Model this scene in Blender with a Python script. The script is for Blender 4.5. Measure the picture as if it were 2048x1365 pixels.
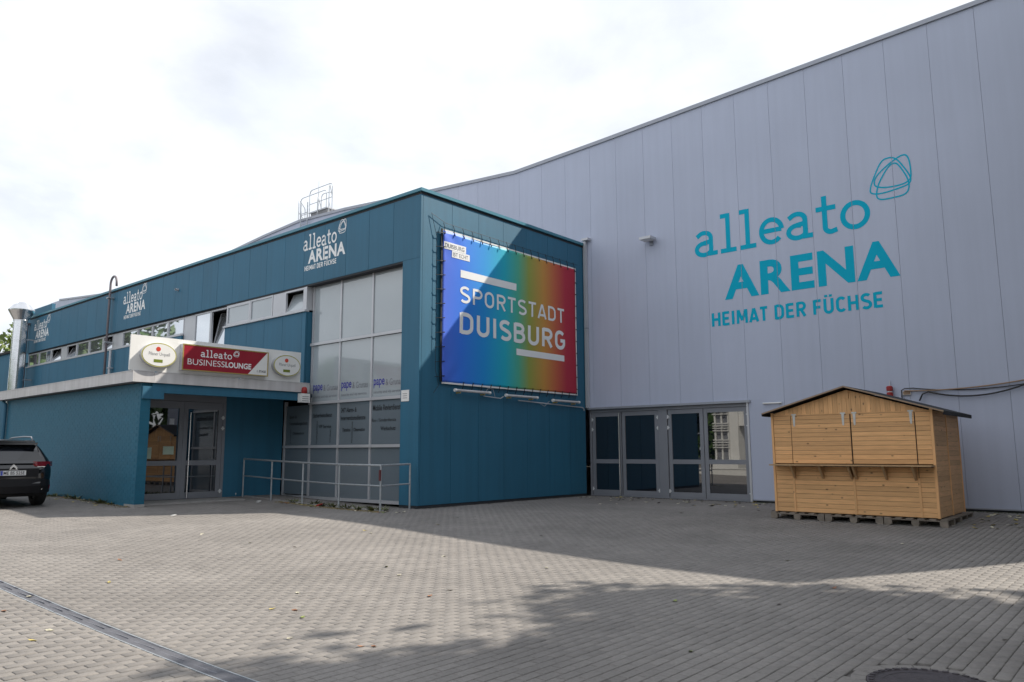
import bpy, bmesh, math, random
import numpy as np
from mathutils import Vector, Matrix
R = math.radians
random.seed(7); rng = np.random.default_rng(7)
S = bpy.context.scene
COL = S.collection
for o in list(bpy.data.objects): bpy.data.objects.remove(o)

# ------------------------------------------------------------------ camera
YAW, PITCH, ROLL, FPX = -0.71014, 0.14357, -0.00393, 1531.09
fw = Vector((math.sin(YAW)*math.cos(PITCH), math.cos(YAW)*math.cos(PITCH), math.sin(PITCH)))
rt = Vector((math.cos(YAW), -math.sin(YAW), 0)); up = rt.cross(fw)
r2 = math.cos(ROLL)*rt + math.sin(ROLL)*up; u2 = -math.sin(ROLL)*rt + math.cos(ROLL)*up
cam = bpy.data.objects.new('camera', bpy.data.cameras.new('camera')); COL.objects.link(cam)
cam.data.sensor_width = 36; cam.data.lens = FPX/2048*36; cam.data.clip_start = 0.05; cam.data.clip_end = 2000
m = Matrix.Identity(4)
for i in range(3):
    m[i][0] = r2[i]; m[i][1] = u2[i]; m[i][2] = -fw[i]
m[2][3] = 1.4
cam.matrix_world = m; S.camera = cam
S.render.resolution_x, S.render.resolution_y = 1024, 682

# ------------------------------------------------------------------ light
KX, KY = 0.46, 0.87                       # shadow shift per metre of height
SUN = Vector((KX, KY, 1)).normalized()
AZ = math.atan2(KX, KY); EL = math.asin(SUN.z)
W = bpy.data.worlds.new('World'); S.world = W; W.use_nodes = True
nt = W.node_tree; nt.nodes.clear()
def N(t, **k):
    n = nt.nodes.new(t)
    for a, v in k.items(): setattr(n, a, v)
    return n
sky = N('ShaderNodeTexSky', sky_type='NISHITA', sun_disc=False, sun_elevation=EL, sun_rotation=AZ, air_density=1.0, dust_density=1.5, ozone_density=1.0)
tc = N('ShaderNodeTexCoord'); sep = N('ShaderNodeSeparateXYZ'); nt.links.new(tc.outputs['Generated'], sep.inputs[0])
za = N('ShaderNodeMath', operation='ADD'); nt.links.new(sep.outputs[2], za.inputs[0]); za.inputs[1].default_value = 0.22
zm = N('ShaderNodeMath', operation='MAXIMUM'); nt.links.new(za.outputs[0], zm.inputs[0]); zm.inputs[1].default_value = 0.12
dv = N('ShaderNodeVectorMath', operation='DIVIDE'); cb = N('ShaderNodeCombineXYZ')
for i in range(3): nt.links.new(zm.outputs[0], cb.inputs[i])
nt.links.new(tc.outputs['Generated'], dv.inputs[0]); nt.links.new(cb.outputs[0], dv.inputs[1])
n1 = N('ShaderNodeTexNoise'); n1.inputs['Scale'].default_value = 2.2; n1.inputs['Detail'].default_value = 9; n1.inputs['Roughness'].default_value = 0.58; n1.inputs['Distortion'].default_value = 0.35
n2 = N('ShaderNodeTexNoise'); n2.inputs['Scale'].default_value = 3.4; n2.inputs['Detail'].default_value = 6; n2.inputs['Roughness'].default_value = 0.5
ofs = N('ShaderNodeVectorMath', operation='ADD'); nt.links.new(dv.outputs[0], ofs.inputs[0]); ofs.inputs[1].default_value = (5.3, 2.1, 0.7)
nt.links.new(dv.outputs[0], n1.inputs['Vector']); nt.links.new(ofs.outputs[0], n2.inputs['Vector'])
r1 = N('ShaderNodeValToRGB'); r1.color_ramp.elements[0].position = 0.36; r1.color_ramp.elements[1].position = 0.6
r1.color_ramp.elements[0].color = (.80, .80, .80, 1); r1.color_ramp.elements[1].color = (1, 1, 1, 1)
nt.links.new(n1.outputs[0], r1.inputs[0])
rc = N('ShaderNodeValToRGB'); rc.color_ramp.elements[0].position = 0.3; rc.color_ramp.elements[1].position = 0.62
rc.color_ramp.elements[0].color = (.79, .82, .875, 1); rc.color_ramp.elements[1].color = (.96, 1, 1.06, 1)
nt.links.new(n2.outputs[0], rc.inputs[0])
cm = N('ShaderNodeVectorMath', operation='SCALE'); nt.links.new(rc.outputs[0], cm.inputs[0]); cm.inputs['Scale'].default_value = 9.7
mx = N('ShaderNodeMix', data_type='RGBA'); nt.links.new(r1.outputs[0], mx.inputs[0])
nt.links.new(sky.outputs[0], mx.inputs[6]); nt.links.new(cm.outputs[0], mx.inputs[7])
bg = N('ShaderNodeBackground'); bg.inputs[1].default_value = 0.094; nt.links.new(mx.outputs[2], bg.inputs[0])
wo = N('ShaderNodeOutputWorld'); nt.links.new(bg.outputs[0], wo.inputs[0])
sl = bpy.data.lights.new('sun', 'SUN'); sl.energy = 5.0; sl.angle = R(0.53); sl.color = (1, .92, .80)
so = bpy.data.objects.new('sun', sl); COL.objects.link(so); so.rotation_euler = SUN.to_track_quat('Z', 'Y').to_euler(); so.location = (10, 30, 40)
S.view_settings.view_transform = 'Standard'; S.view_settings.look = 'None'; S.view_settings.gamma = 1; S.view_settings.exposure = 0.42
S.render.engine = 'CYCLES'

# ------------------------------------------------------------------ terrain height
def ss(t): t = min(1, max(0, t)); return t*t*(3-2*t)
def g(x, y):
    return 0.2*ss((-15-x)/9) - 0.2*ss((x+15)/10)*ss((20.6-y)/9)

# ------------------------------------------------------------------ materials
MATS = {}
def mat(name, col, rough=.6, var=.12, scale=3.0, bump=0.0, bscale=40., metal=0., ior=1.5, spec=.5, rnd=0.0, attr=None, stretch=None, streak=0.0):
    if name in MATS: return MATS[name]
    M = bpy.data.materials.new(name); M.use_nodes = True; t = M.node_tree; b = t.nodes['Principled BSDF']
    b.inputs['Roughness'].default_value = rough; b.inputs['Metallic'].default_value = metal; b.inputs['IOR'].default_value = ior
    b.inputs['Specular IOR Level'].default_value = spec
    tcn = t.nodes.new('ShaderNodeTexCoord'); geo = t.nodes.new('ShaderNodeNewGeometry')
    vec = geo.outputs['Position']
    if stretch:
        mp = t.nodes.new('ShaderNodeMapping'); mp.inputs['Scale'].default_value = stretch; t.links.new(vec, mp.inputs[0]); vec = mp.outputs[0]
    no = t.nodes.new('ShaderNodeTexNoise'); no.inputs['Scale'].default_value = scale; no.inputs['Detail'].default_value = 5; t.links.new(vec, no.inputs['Vector'])
    mr = t.nodes.new('ShaderNodeMapRange'); mr.inputs[1].default_value = .25; mr.inputs[2].default_value = .75; mr.inputs[3].default_value = 1-var; mr.inputs[4].default_value = 1+var
    t.links.new(no.outputs[0], mr.inputs[0]); fac = mr.outputs[0]
    def mul(a, bb):
        q = t.nodes.new('ShaderNodeMath'); q.operation = 'MULTIPLY'; t.links.new(a, q.inputs[0]); t.links.new(bb, q.inputs[1]); return q.outputs[0]
    if streak:
        mp2 = t.nodes.new('ShaderNodeMapping'); mp2.inputs['Scale'].default_value = (5, 5, .22); t.links.new(geo.outputs['Position'], mp2.inputs[0])
        n3 = t.nodes.new('ShaderNodeTexNoise'); n3.inputs['Scale'].default_value = 1.3; n3.inputs['Detail'].default_value = 6; t.links.new(mp2.outputs[0], n3.inputs['Vector'])
        m3 = t.nodes.new('ShaderNodeMapRange'); m3.inputs[1].default_value = .35; m3.inputs[2].default_value = .7; m3.inputs[3].default_value = 1+streak*.4; m3.inputs[4].default_value = 1-streak
        t.links.new(n3.outputs[0], m3.inputs[0]); fac = mul(fac, m3.outputs[0])
    if rnd:
        oi = t.nodes.new('ShaderNodeObjectInfo'); m2 = t.nodes.new('ShaderNodeMapRange'); m2.inputs[3].default_value = 1-rnd; m2.inputs[4].default_value = 1+rnd
        if attr:
            at = t.nodes.new('ShaderNodeAttribute'); at.attribute_name = attr; t.links.new(at.outputs['Fac'], m2.inputs[0])
        else: t.links.new(oi.outputs['Random'], m2.inputs[0])
        fac = mul(fac, m2.outputs[0])
    sc = t.nodes.new('ShaderNodeVectorMath'); sc.operation = 'SCALE'; sc.inputs[0].default_value = col; t.links.new(fac, sc.inputs['Scale'])
    t.links.new(sc.outputs[0], b.inputs['Base Color'])
    if bump:
        n4 = t.nodes.new('ShaderNodeTexNoise'); n4.inputs['Scale'].default_value = bscale; n4.inputs['Detail'].default_value = 4; t.links.new(vec, n4.inputs['Vector'])
        bp = t.nodes.new('ShaderNodeBump'); bp.inputs['Strength'].default_value = bump; bp.inputs['Distance'].default_value = .02
        t.links.new(n4.outputs[0], bp.inputs['Height']); t.links.new(bp.outputs[0], b.inputs['Normal'])
    MATS[name] = M; return M
hall_m = mat('hall_panel', (.455, .495, .62), .48, .05, .35, .10, .9, rnd=.02, streak=.03, spec=.4)
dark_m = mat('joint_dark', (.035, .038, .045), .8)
grey_trim = mat('grey_trim', (.33, .35, .40), .4, .05, metal=.3)
blue_m = mat('blue_panel', (.017, .125, .215), .6, .07, .7, .10, 1.1, rnd=.03, streak=.08, spec=.6)
teal_trim = mat('teal_coping', (.05, .21, .29), .4, .08, 1.0)
brick_m = mat('blue_brick', (.020, .128, .205), .5, .08, 6., .25, 60, rnd=.03, spec=.3)
mortar_m = mat('blue_mortar', (.018, .120, .195), .7, .1, 8., .3, 80)
alu_m = mat('aluminium', (.52, .53, .56), .38, .06, 2., metal=.25)
frame_m = mat('door_frame', (.24, .25, .28), .45, .06, 2., metal=.2)
chrome_m = mat('chrome', (.75, .75, .76), .18, .03, metal=1.)
galv_m = mat('galvanised', (.40, .43, .46), .45, .15, 12., metal=.6)
steel_m = mat('flue_steel', (.72, .73, .75), .22, .06, 6., .08, 7., metal=1.)
pipe_m = mat('brown_pipe', (.19, .165, .18), .5, .1)
white_m = mat('white_board', (.78, .78, .77), .4, .03, 1.5)
fascia_m = mat('canopy_fascia', (.56, .55, .56), .5, .07, 2.5, streak=.12)
red_m = mat('sign_red', (.30, .012, .028), .35, .05)
gold_m = mat('gold_trim', (.45, .34, .12), .35, .05, metal=.4)
vwhite = mat('lettering_white', (.82, .83, .84), .5, .02)
vcyan = mat('lettering_cyan', (.002, .40, .58), .6, .03, spec=.12)
vnavy = mat('lettering_navy', (.03, .03, .30), .5)
vblack = mat('lettering_dark', (.012, .016, .022), .5)
vgrey = mat('lettering_grey', (.16, .17, .19), .5)
lredm = mat('seal_red', (.60, .06, .03), .4)
lgreen = mat('label_green', (.16, .20, .02), .4)
yellow_m = mat('rim_yellow', (.42, .40, .14), .35)
hinge_w = mat('hinge_glint', (.72, .73, .74), .4, .05)  # glints on the door hinges painted as a near-white base
glass_d = mat('dark_glass', (.004, .006, .012), .015, .02, .3, .012, 1.2, ior=2.4)
glass_w = mat('coated_glass', (.62, .65, .68), .02, .02, .4, .015, 1.0, metal=.86)
glass_f = mat('film_glass', (.36, .405, .435), .07, .05, .5, .01, 1.0, ior=1.9)
glass_b = mat('film_glass_ground_refl', (.155, .19, .22), .09, .05, .5, .01, 1.0, ior=1.9)  # same film, dark ground reflection of the lower panes painted into its base
inside_m = mat('dark_inside', (.012, .012, .014), .9)
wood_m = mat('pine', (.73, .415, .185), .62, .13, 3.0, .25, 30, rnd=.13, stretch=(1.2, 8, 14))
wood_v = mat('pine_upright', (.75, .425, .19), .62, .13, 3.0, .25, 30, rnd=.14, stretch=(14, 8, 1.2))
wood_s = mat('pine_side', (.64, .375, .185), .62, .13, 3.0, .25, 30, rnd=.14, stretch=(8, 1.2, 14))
def add_knots(M, vs):
    t = M.node_tree; b = t.nodes['Principled BSDF']; src = b.inputs['Base Color'].links[0].from_socket
    geo = t.nodes.new('ShaderNodeNewGeometry'); mp = t.nodes.new('ShaderNodeMapping'); mp.inputs['Scale'].default_value = vs; t.links.new(geo.outputs['Position'], mp.inputs[0])
    vo = t.nodes.new('ShaderNodeTexVoronoi'); vo.inputs['Scale'].default_value = 1.0; t.links.new(mp.outputs[0], vo.inputs['Vector'])
    mr = t.nodes.new('ShaderNodeMapRange'); mr.inputs[1].default_value = .05; mr.inputs[2].default_value = .15; mr.inputs[3].default_value = .30; mr.inputs[4].default_value = 1.0; t.links.new(vo.outputs['Distance'], mr.inputs[0])
    sc = t.nodes.new('ShaderNodeVectorMath'); sc.operation = 'SCALE'; t.links.new(src, sc.inputs[0]); t.links.new(mr.outputs[0], sc.inputs['Scale']); t.links.new(sc.outputs[0], b.inputs['Base Color'])
add_knots(wood_m, (4.2, 6, 7)); add_knots(wood_v, (7, 6, 4.2)); add_knots(wood_s, (6, 4.2, 7))
shelf_m = mat('pine_shelf', (.42, .27, .14), .6, .15, 4.)
knot_m = mat('knot', (.10, .045, .018), .7)
felt_m = mat('roof_felt', (.018, .019, .022), .85, .2, 8, .4, 60)
barge_m = mat('roof_edge', (.30, .21, .14), .6, .15)
pallet_m = mat('pallet_wood', (.20, .17, .14), .85, .3, 9., .4, 50, rnd=.2)
hinge_m = mat('hinge_zinc', (.55, .56, .55), .45, .1, 12, metal=.3)
cable_m = mat('cable_black', (.012, .012, .014), .5)
cable_t = mat('cable_tan', (.30, .20, .13), .55)
carp = mat('car_paint', (.004, .005, .008), .10, .02, spec=.8)
carpl = mat('car_plastic', (.008, .008, .010), .55, .1, spec=.25)
carg = mat('car_glass', (.01, .012, .016), .02, .02, ior=1.9)
tyre_m = mat('tyre', (.012, .012, .013), .8, .1)
lampr = mat('tail_lamp', (.16, .004, .010), .12, .05)
plate_m = mat('plate_white', (.72, .73, .74), .4, .02)
plate_b = mat('plate_blue', (.01, .05, .40), .4)
litter_w = mat('paper_white', (.75, .75, .74), .6)
litter_r = mat('litter_red', (.33, .022, .022), .5)
bark_m = mat('bark', (.07, .05, .035), .9, .3, 8, .5, 20)
leaf_m = mat('foliage', (.055, .11, .022), .6, .35, .8)
fol_y = mat('foliage_light', (.12, .17, .03), .6, .35, .9)
weed_m = mat('weed', (.085, .10, .03), .6, .3, 5)
grate_m = mat('grate', (.20, .205, .235), .5, .15, 10., metal=.3)
iron_m = mat('cast_iron', (.055, .048, .055), .6, .3, 14, .4, 40, metal=.4)
conc_m = mat('concrete', (.30, .29, .28), .8, .15, 6, .2, 60)
tower_m = mat('tower_white', (.74, .74, .72), .6, .05)
roof_m = mat('roof_sheet', (.25, .25, .26), .7, .1)
# paving: warm grey concrete blocks, weathered in patches
def paver_mat(name, attr):
    M = mat(name, (.196, .183, .173), .8, .10, .6, .30, 160, rnd=.075, attr=attr)
    return M
def add_stains(M):
    t = M.node_tree; b = t.nodes['Principled BSDF']; src = b.inputs['Base Color'].links[0].from_socket
    geo = t.nodes.new('ShaderNodeNewGeometry'); f = None
    def mr(sock, a, c, lo, hi):
        n = t.nodes.new('ShaderNodeMapRange'); n.inputs[1].default_value = a; n.inputs[2].default_value = c; n.inputs[3].default_value = lo; n.inputs[4].default_value = hi; t.links.new(sock, n.inputs[0]); return n.outputs[0]
    def mul(a, c):
        q = t.nodes.new('ShaderNodeMath'); q.operation = 'MULTIPLY'; t.links.new(a, q.inputs[0]); t.links.new(c, q.inputs[1]); return q.outputs[0]
    n1 = t.nodes.new('ShaderNodeTexNoise'); n1.inputs['Scale'].default_value = .45; n1.inputs['Detail'].default_value = 6; n1.inputs['Roughness'].default_value = .65; t.links.new(geo.outputs['Position'], n1.inputs['Vector'])
    n2 = t.nodes.new('ShaderNodeTexNoise'); n2.inputs['Scale'].default_value = 38; n2.inputs['Detail'].default_value = 3; t.links.new(geo.outputs['Position'], n2.inputs['Vector'])
    v1 = t.nodes.new('ShaderNodeTexVoronoi'); v1.inputs['Scale'].default_value = 2.1; t.links.new(geo.outputs['Position'], v1.inputs['Vector'])
    v2 = t.nodes.new('ShaderNodeTexVoronoi'); v2.inputs['Scale'].default_value = .37; t.links.new(geo.outputs['Position'], v2.inputs['Vector'])
    f = mul(mr(n1.outputs[0], .36, .64, .86, 1.08), mr(n2.outputs[0], .3, .7, .90, 1.10))
    f = mul(f, mr(v1.outputs['Distance'], .035, .06, .62, 1.0)); f = mul(f, mr(v2.outputs['Distance'], .06, .30, .80, 1.0))
    sc = t.nodes.new('ShaderNodeVectorMath'); sc.operation = 'SCALE'; t.links.new(src, sc.inputs[0]); t.links.new(f, sc.inputs['Scale']); t.links.new(sc.outputs[0], b.inputs['Base Color'])
pav_m = paver_mat('paver', 'tint'); pav_o = paver_mat('paver_single', None)
add_stains(pav_m); add_stains(pav_o)
sand_m = mat('joint_sand', (.11, .103, .096), .95, .25, 9., .4, 90)
farg_m = mat('far_paving', (.178, .167, .158), .85, .12, .8, .2, 60)

# ------------------------------------------------------------------ builders
ROOT = {}
def tagset(o, label=None, cat=None, group=None, kind=None):
    if label: o['label'] = label
    if cat: o['category'] = cat
    if group: o['group'] = group
    if kind: o['kind'] = kind
    return o
def thing(name, loc, label, cat, group=None):
    o = bpy.data.objects.new(name, None); COL.objects.link(o); o.location = loc; o.empty_display_size = .2
    ROOT[o.name] = Vector(loc); return tagset(o, label, cat, group)
def rootloc(o):
    while o.parent: o = o.parent
    return Vector(o.location)
class MB:
    def __init__(s): s.v = []; s.f = []
    def add(s, vs, fs):
        n = len(s.v); s.v += [tuple(v) for v in vs]; s.f += [tuple(i+n for i in f) for f in fs]; return s
    def box(s, x0, x1, y0, y1, z0, z1):
        x0, x1 = min(x0, x1), max(x0, x1); y0, y1 = min(y0, y1), max(y0, y1); z0, z1 = min(z0, z1), max(z0, z1)
        return s.add([(x0,y0,z0),(x1,y0,z0),(x1,y1,z0),(x0,y1,z0),(x0,y0,z1),(x1,y0,z1),(x1,y1,z1),(x0,y1,z1)],
                     [(0,3,2,1),(4,5,6,7),(0,1,5,4),(1,2,6,5),(2,3,7,6),(3,0,4,7)])
    def prism(s, pts, d):                       # pts: 3-D polygon, d: extrusion vector
        n = len(pts); d = Vector(d); a = [Vector(p) for p in pts]; b = [p+d for p in a]
        return s.add(a+b, [tuple(range(n))[::-1], tuple(range(n, 2*n))] + [(i, (i+1) % n, n+(i+1) % n, n+i) for i in range(n)])
    def tube(s, path, r, n=8, cap=True):
        P = [Vector(p) for p in path]; rs = r if isinstance(r, (list, tuple)) else [r]*len(P)
        prev = None; rings = []
        for i, p in enumerate(P):
            d = (P[min(i+1, len(P)-1)] - P[max(i-1, 0)]).normalized()
            if prev is None: a = d.orthogonal().normalized()
            else:
                a = prev - d*prev.dot(d)
                a = a.normalized() if a.length > 1e-6 else d.orthogonal().normalized()
            prev = a; b = d.cross(a)
            rings.append([p + (a*math.cos(2*math.pi*k/n) + b*math.sin(2*math.pi*k/n))*rs[i] for k in range(n)])
        vs = [q for ring in rings for q in ring]; fs = []
        for i in range(len(P)-1):
            for k in range(n): fs.append((i*n+k, i*n+(k+1) % n, (i+1)*n+(k+1) % n, (i+1)*n+k))
        if cap: fs += [tuple(range(n))[::-1], tuple(range((len(P)-1)*n, len(P)*n))]
        return s.add(vs, fs)
    def lathe(s, c, prof, n=24):                # prof: (radius, z)
        vs = []; fs = []
        for r, z in prof:
            for k in range(n): vs.append((c[0]+r*math.cos(2*math.pi*k/n), c[1]+r*math.sin(2*math.pi*k/n), c[2]+z))
        for i in range(len(prof)-1):
            for k in range(n): fs.append((i*n+k, i*n+(k+1) % n, (i+1)*n+(k+1) % n, (i+1)*n+k))
        fs += [tuple(range(n))[::-1], tuple(range((len(prof)-1)*n, len(prof)*n))]
        return s.add(vs, fs)
    def build(s, name, material, parent=None, smooth=False, sub=0):
        me = bpy.data.meshes.new(name); L = rootloc(parent) if parent else Vector((0, 0, 0))
        me.from_pydata([(v[0]-L.x, v[1]-L.y, v[2]-L.z) for v in s.v], [], s.f); me.update()
        if smooth: me.shade_smooth()
        me.materials.append(material)
        o = bpy.data.objects.new(name, me); COL.objects.link(o)
        if parent: o.parent = parent
        if sub:
            md = o.modifiers.new('sub', 'SUBSURF'); md.levels = sub; md.render_levels = sub
        return o
def solo(mb, name, material, label, cat, group=None, smooth=False, kind=None):
    """a thing that is a single mesh, origin at its base"""
    V = np.array(mb.v); c = (V.min(0)+V.max(0))/2; c[2] = V.min(0)[2]
    me = bpy.data.meshes.new(name); me.from_pydata([tuple(v) for v in (V-c)], [], mb.f); me.update()
    if smooth: me.shade_smooth()
    me.materials.append(material)
    o = bpy.data.objects.new(name, me); COL.objects.link(o); o.location = c
    return tagset(o, label, cat, group, kind)
def bevel_mesh(me, w=.004, seg=1):
    bm = bmesh.new(); bm.from_mesh(me); bmesh.ops.bevel(bm, geom=list(bm.edges), offset=w, segments=seg, affect='EDGES'); bm.to_mesh(me); bm.free()

# ------------------------------------------------------------------ lettering
def ribbon(path, w, closed=False):
    """flat stroke around a 2-D polyline"""
    P = [Vector((p[0], p[1])) for p in path]; n = len(P); L = []; Rr = []
    for i in range(n):
        if closed: a, b = P[i-1], P[(i+1) % n]
        else: a, b = P[max(i-1, 0)], P[min(i+1, n-1)]
        d1 = (P[i]-a); d2 = (b-P[i])
        if d1.length < 1e-9: d1 = d2
        if d2.length < 1e-9: d2 = d1
        d1 = d1.normalized(); d2 = d2.normalized(); t = (d1+d2).normalized() if (d1+d2).length > 1e-6 else d1
        nn = Vector((-t.y, t.x)); k = 1/max(.45, nn.dot(Vector((-d1.y, d1.x))))
        L.append(P[i]+nn*w/2*k); Rr.append(P[i]-nn*w/2*k)
    vs = L+Rr; fs = [(i, n+i, n+i+1, i+1) for i in range(n-1)]
    if closed: fs.append((n-1, 2*n-1, n, 0))
    return vs, fs
def arc(cx, cy, rx, ry, a0, a1, n=14): return [(cx+rx*math.cos(R(a0+(a1-a0)*i/n)), cy+ry*math.sin(R(a0+(a1-a0)*i/n))) for i in range(n+1)]
SLAB = {  # x-height 1
 'a': (.97, [[(.10,.80)]+arc(.38,.70,.27,.23,140,0,10)+[(.65,.08),(.90,.08)], arc(.38,.29,.30,.23,62,330,16)+[(.66,.36)], [(.36,.525),(.65,.56)]]),
 'l': (.70, [[(.32,.0),(.32,1.52)], [(.04,1.44),(.30,1.44)], [(.02,.08),(.62,.08)]]),
 'e': (.93, [[(.10,.52),(.80,.52)], arc(.45,.5,.36,.42,3,318,26)]),
 't': (.74, [[(.30,1.38),(.30,.26)]+arc(.48,.26,.18,.19,180,290,8)+[(.68,.12)], [(.02,.93),(.66,.93)]]),
 'o': (.98, [arc(.48,.5,.38,.42,0,360,30)[:-1]+['c']]),
}
DIN = {  # cap height 1
 'S': (.62, [arc(.30,.73,.235,.21,35,180,9)+arc(.30,.73,.235,.20,180,255,5)[1:]+arc(.30,.27,.245,.22,75,0,6)+arc(.30,.27,.245,.21,0,-145,10)[1:]]),
 'P': (.62, [[(.08,0),(.08,1)], [(.08,.935),(.33,.935)]+arc(.33,.70,.22,.235,90,-90,10)+[(.08,.465)]]),
 'O': (.68, [arc(.32,.66,.24,.28,0,180,12)+arc(.32,.34,.24,.28,180,360,12)+['c']]),
 'R': (.64, [[(.08,0),(.08,1)], [(.08,.935),(.33,.935)]+arc(.33,.71,.21,.225,90,-90,10)+[(.08,.485)], [(.30,.48),(.55,0)]]),
 'T': (.56, [[(.0,.935),(.52,.935)], [(.26,.0),(.26,.93)]]),
 'A': (.62, [[(.03,0),(.29,.98)], [(.31,.98),(.57,0)], [(.12,.24),(.48,.24)]]),
 'D': (.66, [[(.08,0),(.08,1)], [(.08,.935),(.28,.935)]+arc(.28,.67,.27,.265,90,0,8)+arc(.28,.33,.27,.265,0,-90,8)+[(.08,.065)]]),
 'U': (.66, [[(.08,1),(.08,.31)]+arc(.31,.31,.23,.25,180,360,12)+[(.54,1)]]),
 'I': (.24, [[(.10,0),(.10,1)]]),
 'B': (.65, [[(.08,0),(.08,1)], [(.08,.935),(.31,.935)]+arc(.31,.735,.20,.20,90,-90,9)+[(.08,.53)], [(.30,.53)]+arc(.32,.30,.23,.235,90,-90,10)+[(.08,.065)]]),
 'H': (.68, [[(.08,0),(.08,1)], [(.56,0),(.56,1)], [(.08,.5),(.56,.5)]]),
 'E': (.58, [[(.08,0),(.08,1)], [(.08,.925),(.52,.925)], [(.08,.5),(.48,.5)], [(.08,.075),(.52,.075)]]),
 'F': (.55, [[(.08,0),(.08,1)], [(.08,.925),(.50,.925)], [(.08,.49),(.46,.49)]]),
 'M': (.84, [[(.08,0),(.11,1)], [(.73,0),(.70,1)], [(.13,.98),(.405,.22)], [(.405,.22),(.68,.98)]]),
 'N': (.72, [[(.08,0),(.08,1)], [(.60,0),(.60,1)], [(.10,.96),(.58,.04)]]),
 'C': (.62, [arc(.32,.66,.24,.27,35,180,9)+arc(.32,.34,.24,.27,180,325,9)]),
 'Ü': (.66, [[(.08,1),(.08,.31)]+arc(.31,.31,.23,.25,180,360,12)+[(.54,1)], [(.16,1.10),(.16,1.26)], [(.46,1.10),(.46,1.26)]]),
 'G': (.66, [arc(.32,.66,.24,.28,35,180,9)+arc(.32,.34,.24,.28,180,360,12)+[(.56,.47),(.34,.47)]]),
}
def strokes_mesh(text, font, sw, xs=1., track=0.):
    """-> list of (verts, faces, layer) in 2-D"""
    out = []; x = 0; k = 0
    for ch in text:
        if ch == ' ': x += .35; continue
        adv, st = font[ch]
        for q in st:
            cl = q[-1] == 'c'; pts = [(p[0]*xs, p[1]) for p in q if p != 'c']
            # drop repeats
            pp = [pts[0]]
            for p in pts[1:]:
                if abs(p[0]-pp[-1][0])+abs(p[1]-pp[-1][1]) > 1e-4: pp.append(p)
            if cl and abs(pp[0][0]-pp[-1][0])+abs(pp[0][1]-pp[-1][1]) < 1e-4: pp.pop()
            vs, fs = ribbon(pp, sw, cl); out.append(([(v.x+x, v.y) for v in vs], fs, k)); k = (k+1) % 4
        x += adv*xs+track
    return out
TXT = {}
def font_mesh(text, bold, space=1.):
    key = (text, bold, space)
    if key in TXT: return TXT[key]
    cu = bpy.data.curves.new('txt', 'FONT'); cu.body = text; cu.offset = bold; cu.resolution_u = 5; cu.space_character = space; cu.fill_mode = 'FRONT'
    o = bpy.data.objects.new('txt', cu); COL.objects.link(o)
    me = o.to_mesh() if False else bpy.data.meshes.new_from_object(o.evaluated_get(bpy.context.evaluated_depsgraph_get()))
    vs = [(v.co.x, v.co.y) for v in me.vertices]; fs = [tuple(p.vertices) for p in me.polygons]
    bpy.data.objects.remove(o); bpy.data.curves.remove(cu); bpy.data.meshes.remove(me)
    TXT[key] = [(vs, fs, 0)]; return TXT[key]
def place(parts, o, u, v, n, w, h, material, parent, name='lettering', cuts=None, y0=None, y1=None):
    """fit 2-D parts into a w x h box at o, axes u (right) v (up), n toward the viewer"""
    A = np.array([p for vs, fs, k in parts for p in vs]); lo = A.min(0); hi = A.max(0)
    if y0 is not None: lo[1] = y0
    if y1 is not None: hi[1] = y1
    o, u, v, n = Vector(o), Vector(u), Vector(v), Vector(n); mb = MB()
    flip = u.cross(v).dot(n) < 0
    for vs, fs, k in parts:
        vv = [o + u*((p[0]-lo[0])/(hi[0]-lo[0])*w) + v*((p[1]-lo[1])/(hi[1]-lo[1])*h) + n*(k*.0006) for p in vs]
        mb.add(vv, [f[::-1] for f in fs] if flip else fs)
    ob = mb.build(name, material, parent)
    if cuts:
        L = rootloc(parent); bm = bmesh.new(); bm.from_mesh(ob.data); bmesh.ops.triangulate(bm, faces=bm.faces[:])
        ax = u
        for c in cuts:
            for e in (-.007, .007):
                bmesh.ops.bisect_plane(bm, geom=bm.verts[:]+bm.edges[:]+bm.faces[:], plane_co=ax*(c+e)-L, plane_no=ax)
        dead = [f for f in bm.faces if any(abs((f.calc_center_median()+L).dot(ax)-c) < .0069 for c in cuts)]
        bmesh.ops.delete(bm, geom=dead, context='FACES'); bm.to_mesh(ob.data); bm.free()
    return ob
def sans(text, o, u, v, n, w, h, material, parent, bold=0., space=1., **k): return place(font_mesh(text, bold, space), o, u, v, n, w, h, material, parent, **k)
def blob(pts, n=6):      # closed smooth curve through control points (Catmull-Rom)
    out = []; m_ = len(pts)
    for i in range(m_):
        p0, p1, p2, p3 = [Vector(pts[(i+j-1) % m_]) for j in range(4)]
        for k in range(n):
            t = k/n; out.append(tuple(.5*((2*p1)+(-p0+p2)*t+(2*p0-5*p1+4*p2-p3)*t*t+(-p0+3*p1-3*p2+p3)*t**3)))
    return out
def emblem(sw):
    A = [(.50,.99),(.68,.92),(.86,.66),(.98,.40),(.93,.26),(.70,.20),(.30,.16),(.06,.20),(.02,.32),(.14,.62),(.32,.92)]
    B = [(.86,.98),(.97,.86),(1.0,.52),(.96,.36),(.78,.28),(.42,.28),(.16,.36),(.14,.52),(.30,.70),(.62,.90)]
    C = [(.62,.83),(.74,.74),(.90,.42),(.93,.18),(.82,.03),(.50,.0),(.24,.02),(.16,.14),(.24,.42),(.46,.74)]
    out = []
    for k, c in enumerate((A, B, C)):
        vs, fs = ribbon(blob(c), sw, True); out.append(([(v.x, v.y) for v in vs], fs, k))
    return out

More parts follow.
